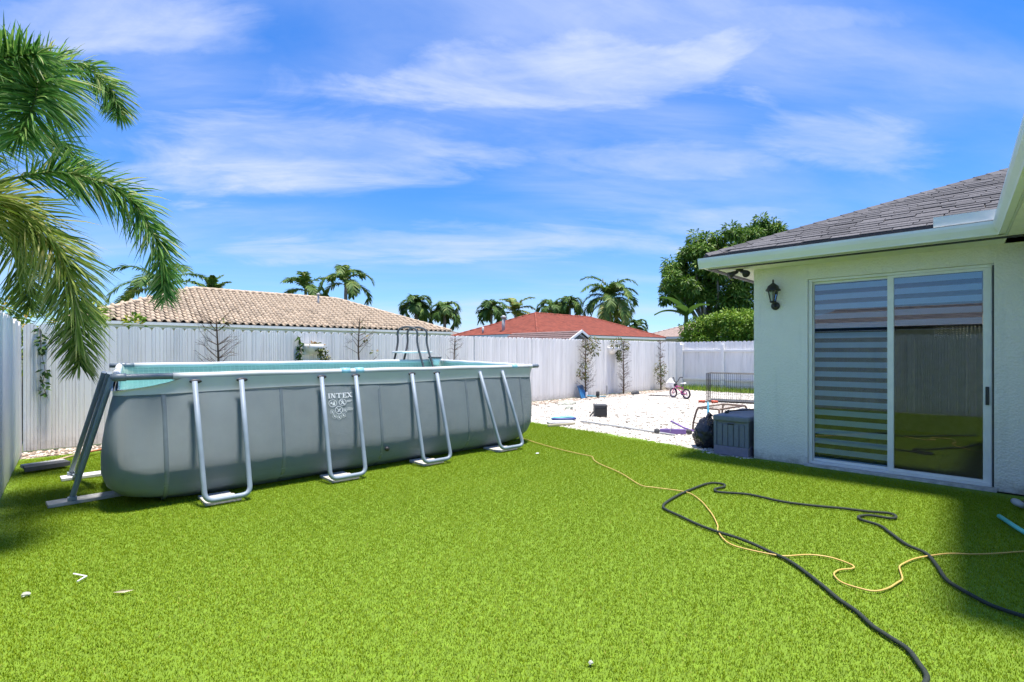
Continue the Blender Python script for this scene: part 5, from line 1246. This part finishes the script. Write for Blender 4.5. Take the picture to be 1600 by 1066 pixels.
# broad-leaved plant left of the hedge
bn = empty('banana_plant', (24.5, 12.75, 0)); tag(bn, 'banana like plant with broad leaves left of the mango trunk', 'plant')
mb = MB(); mb.tube([(0, 0, 0), (0, 0, 3.4)], [.16, .1], 9); mb.build('stem', 'rachis', bn, True)
for az, e, L in ((2.6, 1.0, 1.9), (2.2, .5, 1.7), (3.2, .7, 1.6), (.9, .9, 1.5), (1.8, 1.35, 1.8), (4.6, .8, 1.5)):
    P_ = curve_pts(arch((0, 0, 3.3), az, e, L, 1.1, 4), 4); mb = MB(); vs = []; n_ = len(P_)
    for i, p in enumerate(P_):
        t = i / (n_ - 1); w = .30 * math.sin(math.pi * min(1, .08 + t * .95)) ** .6; T = (P_[min(i + 1, n_ - 1)] - P_[max(i - 1, 0)]).normalized(); sd = T.cross(Vector((0, 0, 1))).normalized()
        vs += [p + sd * w + Vector((0, 0, .08)), p, p - sd * w + Vector((0, 0, .08))]
    mb.add(vs, [(i * 3 + k, i * 3 + k + 1, i * 3 + k + 4, i * 3 + k + 3) for i in range(n_ - 1) for k in (0, 1)], .35); mb.build('leaf', 'far_palm', bn, True, fix=False)
# yellow-green shrub behind the left corner
cr = empty('croton_shrub', (-.1, 11.8, 0)); tag(cr, 'yellow green shrub showing over the fence corner behind the palm', 'shrub')
mb = MB(); mb.tube([(0, 0, 0), (.05, 0, 1.6)], .06, 7); mb.build('stem', 'bark', cr, True)
mb = MB()
for k in range(46):
    x = q.uniform(-1.1, 1.5); z = q.uniform(1.3, 2.45 - .25 * abs(x - .1)); leaf_ball(mb, (x, q.uniform(-.5, .6), z), q.uniform(.16, .28), 75, .13, .05, q, (.55, .25), -.1, .9)
mb.build('foliage', 'croton_leaf', cr, fix=False)

# climbers and bare saplings on the back fence
def climber(label, x, h, seed, leafy=(), bare=1.0, spread=.45, y=10.33, name='fence_sapling', group='saplings against the back fence', up=.5):
    q = random.Random(seed); o = empty(name, (x, y, 0)); tag(o, label, 'sapling', group)
    mb = MB(); P_ = curve_pts([(q.uniform(-.03, .03), 0, 0), (q.uniform(-.05, .05), 0, h * .3), (q.uniform(-.05, .05), .02, h * .65), (q.uniform(-.03, .03), .0, h)], 6)
    mb.tube(P_, [.030 - .019 * i / (len(P_) - 1) for i in range(len(P_))], 7); mb.build('stem', 'twig', o, True)
    mb = MB()
    for k in range(int(52 * bare)):
        t = q.uniform(.06, 1.0); p = P_[int(t * (len(P_) - 1))]; s = q.choice((-1, 1)); L = spread * q.uniform(.35, 1.0) * (1.1 - .45 * t)
        a = p; b2 = p + Vector((s * L * .55, q.uniform(-.08, .03), L * up * q.uniform(.3, 1))); c = p + Vector((s * L, q.uniform(-.14, .06), L * up * q.uniform(.4, 1.6)))
        mb.tube([a, b2, c], [.0065, .004, .0018], 4, False)
        for j in range(3):
            m_ = b2.lerp(c, q.random()); mb.tube([m_, m_ + Vector((s * q.uniform(.02, .12), q.uniform(-.06, .06), q.uniform(-.05, .12)))], [.003, .0012], 3, False)
    w = mb.build('twigs', 'twig', o, fix=False); w['kind'] = 'stuff'
    if leafy:
        mb = MB()
        for (dx, z, r, n_) in leafy: leaf_ball(mb, (dx, -.05, z), r, n_, .09, .045, q, (.5, .28), .3, 1.1)
        mb.build('leaves', 'vine_leaf', o, fix=False)
    return o
climber('bare brown sapling nearest the pool left end', 2.43, 2.12, 1, [(-.06, .98, .06, 14), (.12, 2.02, .06, 10)], 1.4, .50, up=.75)
climber('bare sapling left of the pool ladder', 5.23, 2.25, 2, [(.08, 1.80, .05, 8), (.30, 1.48, .06, 8), (.02, 2.1, .05, 6)], .9, .55, up=.75)
climber('thin bare sapling right of the pool ladder', 7.80, 1.86, 3, [], 1.1, .30)
climber('leafy climber above the blue shovel', 13.15, 1.95, 4, [(.05, 1.75, .20, 75), (.30, 1.80, .20, 80), (.42, 1.55, .16, 50), (.25, 1.45, .14, 30), (-.15, 1.18, .15, 50), (-.22, .85, .18, 70), (-.10, .70, .14, 40)], 1.9, .55)
climber('twiggy climber below the right wall planter', 15.27, 1.90, 5, [(-.05, 1.78, .16, 50), (-.35, 1.83, .16, 45), (-.65, 1.80, .12, 25), (.15, 1.70, .1, 20)], 2.2, .45)
climber('climber with brown leaves nearest the fence corner', 17.8, 1.92, 6, [(-.12, .95, .20, 60), (-.20, .70, .20, 60), (.05, .80, .2, 55), (-.1, .42, .15, 30)], 1.9, .38)
# half basket wall planters
def planter(label, x, y, z, seed, s=1.0):
    q = random.Random(seed); o = empty('wall_planter', (x, y, z)); tag(o, label, 'planter', 'white half basket planters on the back fence')
    mb = MB(); vs = []; n_ = 14
    for (r, h_) in ((.05, -.13), (.13, -.10), (.19, -.02), (.215, .07), (.20, .075), (.17, .0)):
        for k in range(n_): a = math.pi + math.pi * k / (n_ - 1); vs.append((r * math.cos(a) * s, r * math.sin(a) * s, h_ * s))
    mb.add(vs, [(i * n_ + k, i * n_ + k + 1, (i + 1) * n_ + k + 1, (i + 1) * n_ + k) for i in range(5) for k in range(n_ - 1)]); mb.build('basket', 'white_paint', o, True)
    mb = MB(); mb.box(-.215 * s, .215 * s, -.001, .015, -.14 * s, .10 * s); mb.build('back_plate', 'white_paint', o)
    mb = MB()
    for k in range(9): leaf_ball(mb, (q.uniform(-.14, .14), -.1, .06), .06, 8, .08, .04, q, (.8, .2), .2, .8)
    for k in range(5):
        x0 = q.uniform(-.05, .22); 
        for j in range(8): leaf_ball(mb, (x0 + .012 * j, -.20 - .004 * j, -.02 - .05 * j), .03, 5, .07, .04, q, (.35, .2), .5, 1)
    mb.build('trailing_plant', 'vine_leaf', o, fix=False)
    return o
planter('white half basket wall planter with trailing vine behind the pool', 4.22, 10.44, 1.58, 3, 1.0)
planter('white half basket wall planter between the two right climbers', 14.85, 10.53, 1.58, 4, 1.2)
# ivy stems
def ivy(label, x, y, z0, z1, seed, w=.08, n=26, name='ivy_vine'):
    q = random.Random(seed); o = empty(name, (x, y, 0)); tag(o, label, 'vine')
    P_ = curve_pts([(q.uniform(-w, w) * (.4 + k / 4), -.02, z0 + (z1 - z0) * k / 5) for k in range(6)], 5)
    mb = MB(); mb.tube(P_, .0035, 4); mb.build('stem', 'twig', o, True)
    mb = MB()
    for k in range(n):
        p = P_[int(q.random() ** 1.2 * (len(P_) - 1))]; leaf_ball(mb, p, .035, 2, .085, .06, q, (.15, .12), .5, 1)
    mb.build('leaves', 'mango_leaf', o, fix=False); return o
ivy('hanging green vine strand on the fence below the palm', .07, 10.42, 1.86, .80, 5, .07)
ivy('ivy stem beside the left wall planter', 3.92, 10.42, 1.80, .9, 6, .03, 60)
# weeds along the far fence
patch = MB(); q = random.Random(3)
for i in range(420):
    x, y = q.uniform(-.5, .5), q.uniform(-.5, .5); h_ = q.uniform(.06, .22); a = q.uniform(0, 6.28); l = q.uniform(.02, .12); w = .010
    b2 = q.uniform(0, 6.28); dx, dy = w * math.cos(a), w * math.sin(a)
    patch.add([(x - dx, y - dy, 0), (x + dx, y + dy, 0), (x + l * math.cos(b2), y + l * math.sin(b2), h_)], [(0, 1, 2)], q.uniform(0, 1))
scatter('fence_weeds', patch, 'hedge_leaf', [(19.15 + q.uniform(-.1, .15), 3.6 + k * .62, 0, q.uniform(0, 6.28), q.uniform(.8, 1.5)) for k in range(11)], 'rough green weeds along the foot of the far fence', 'weeds')
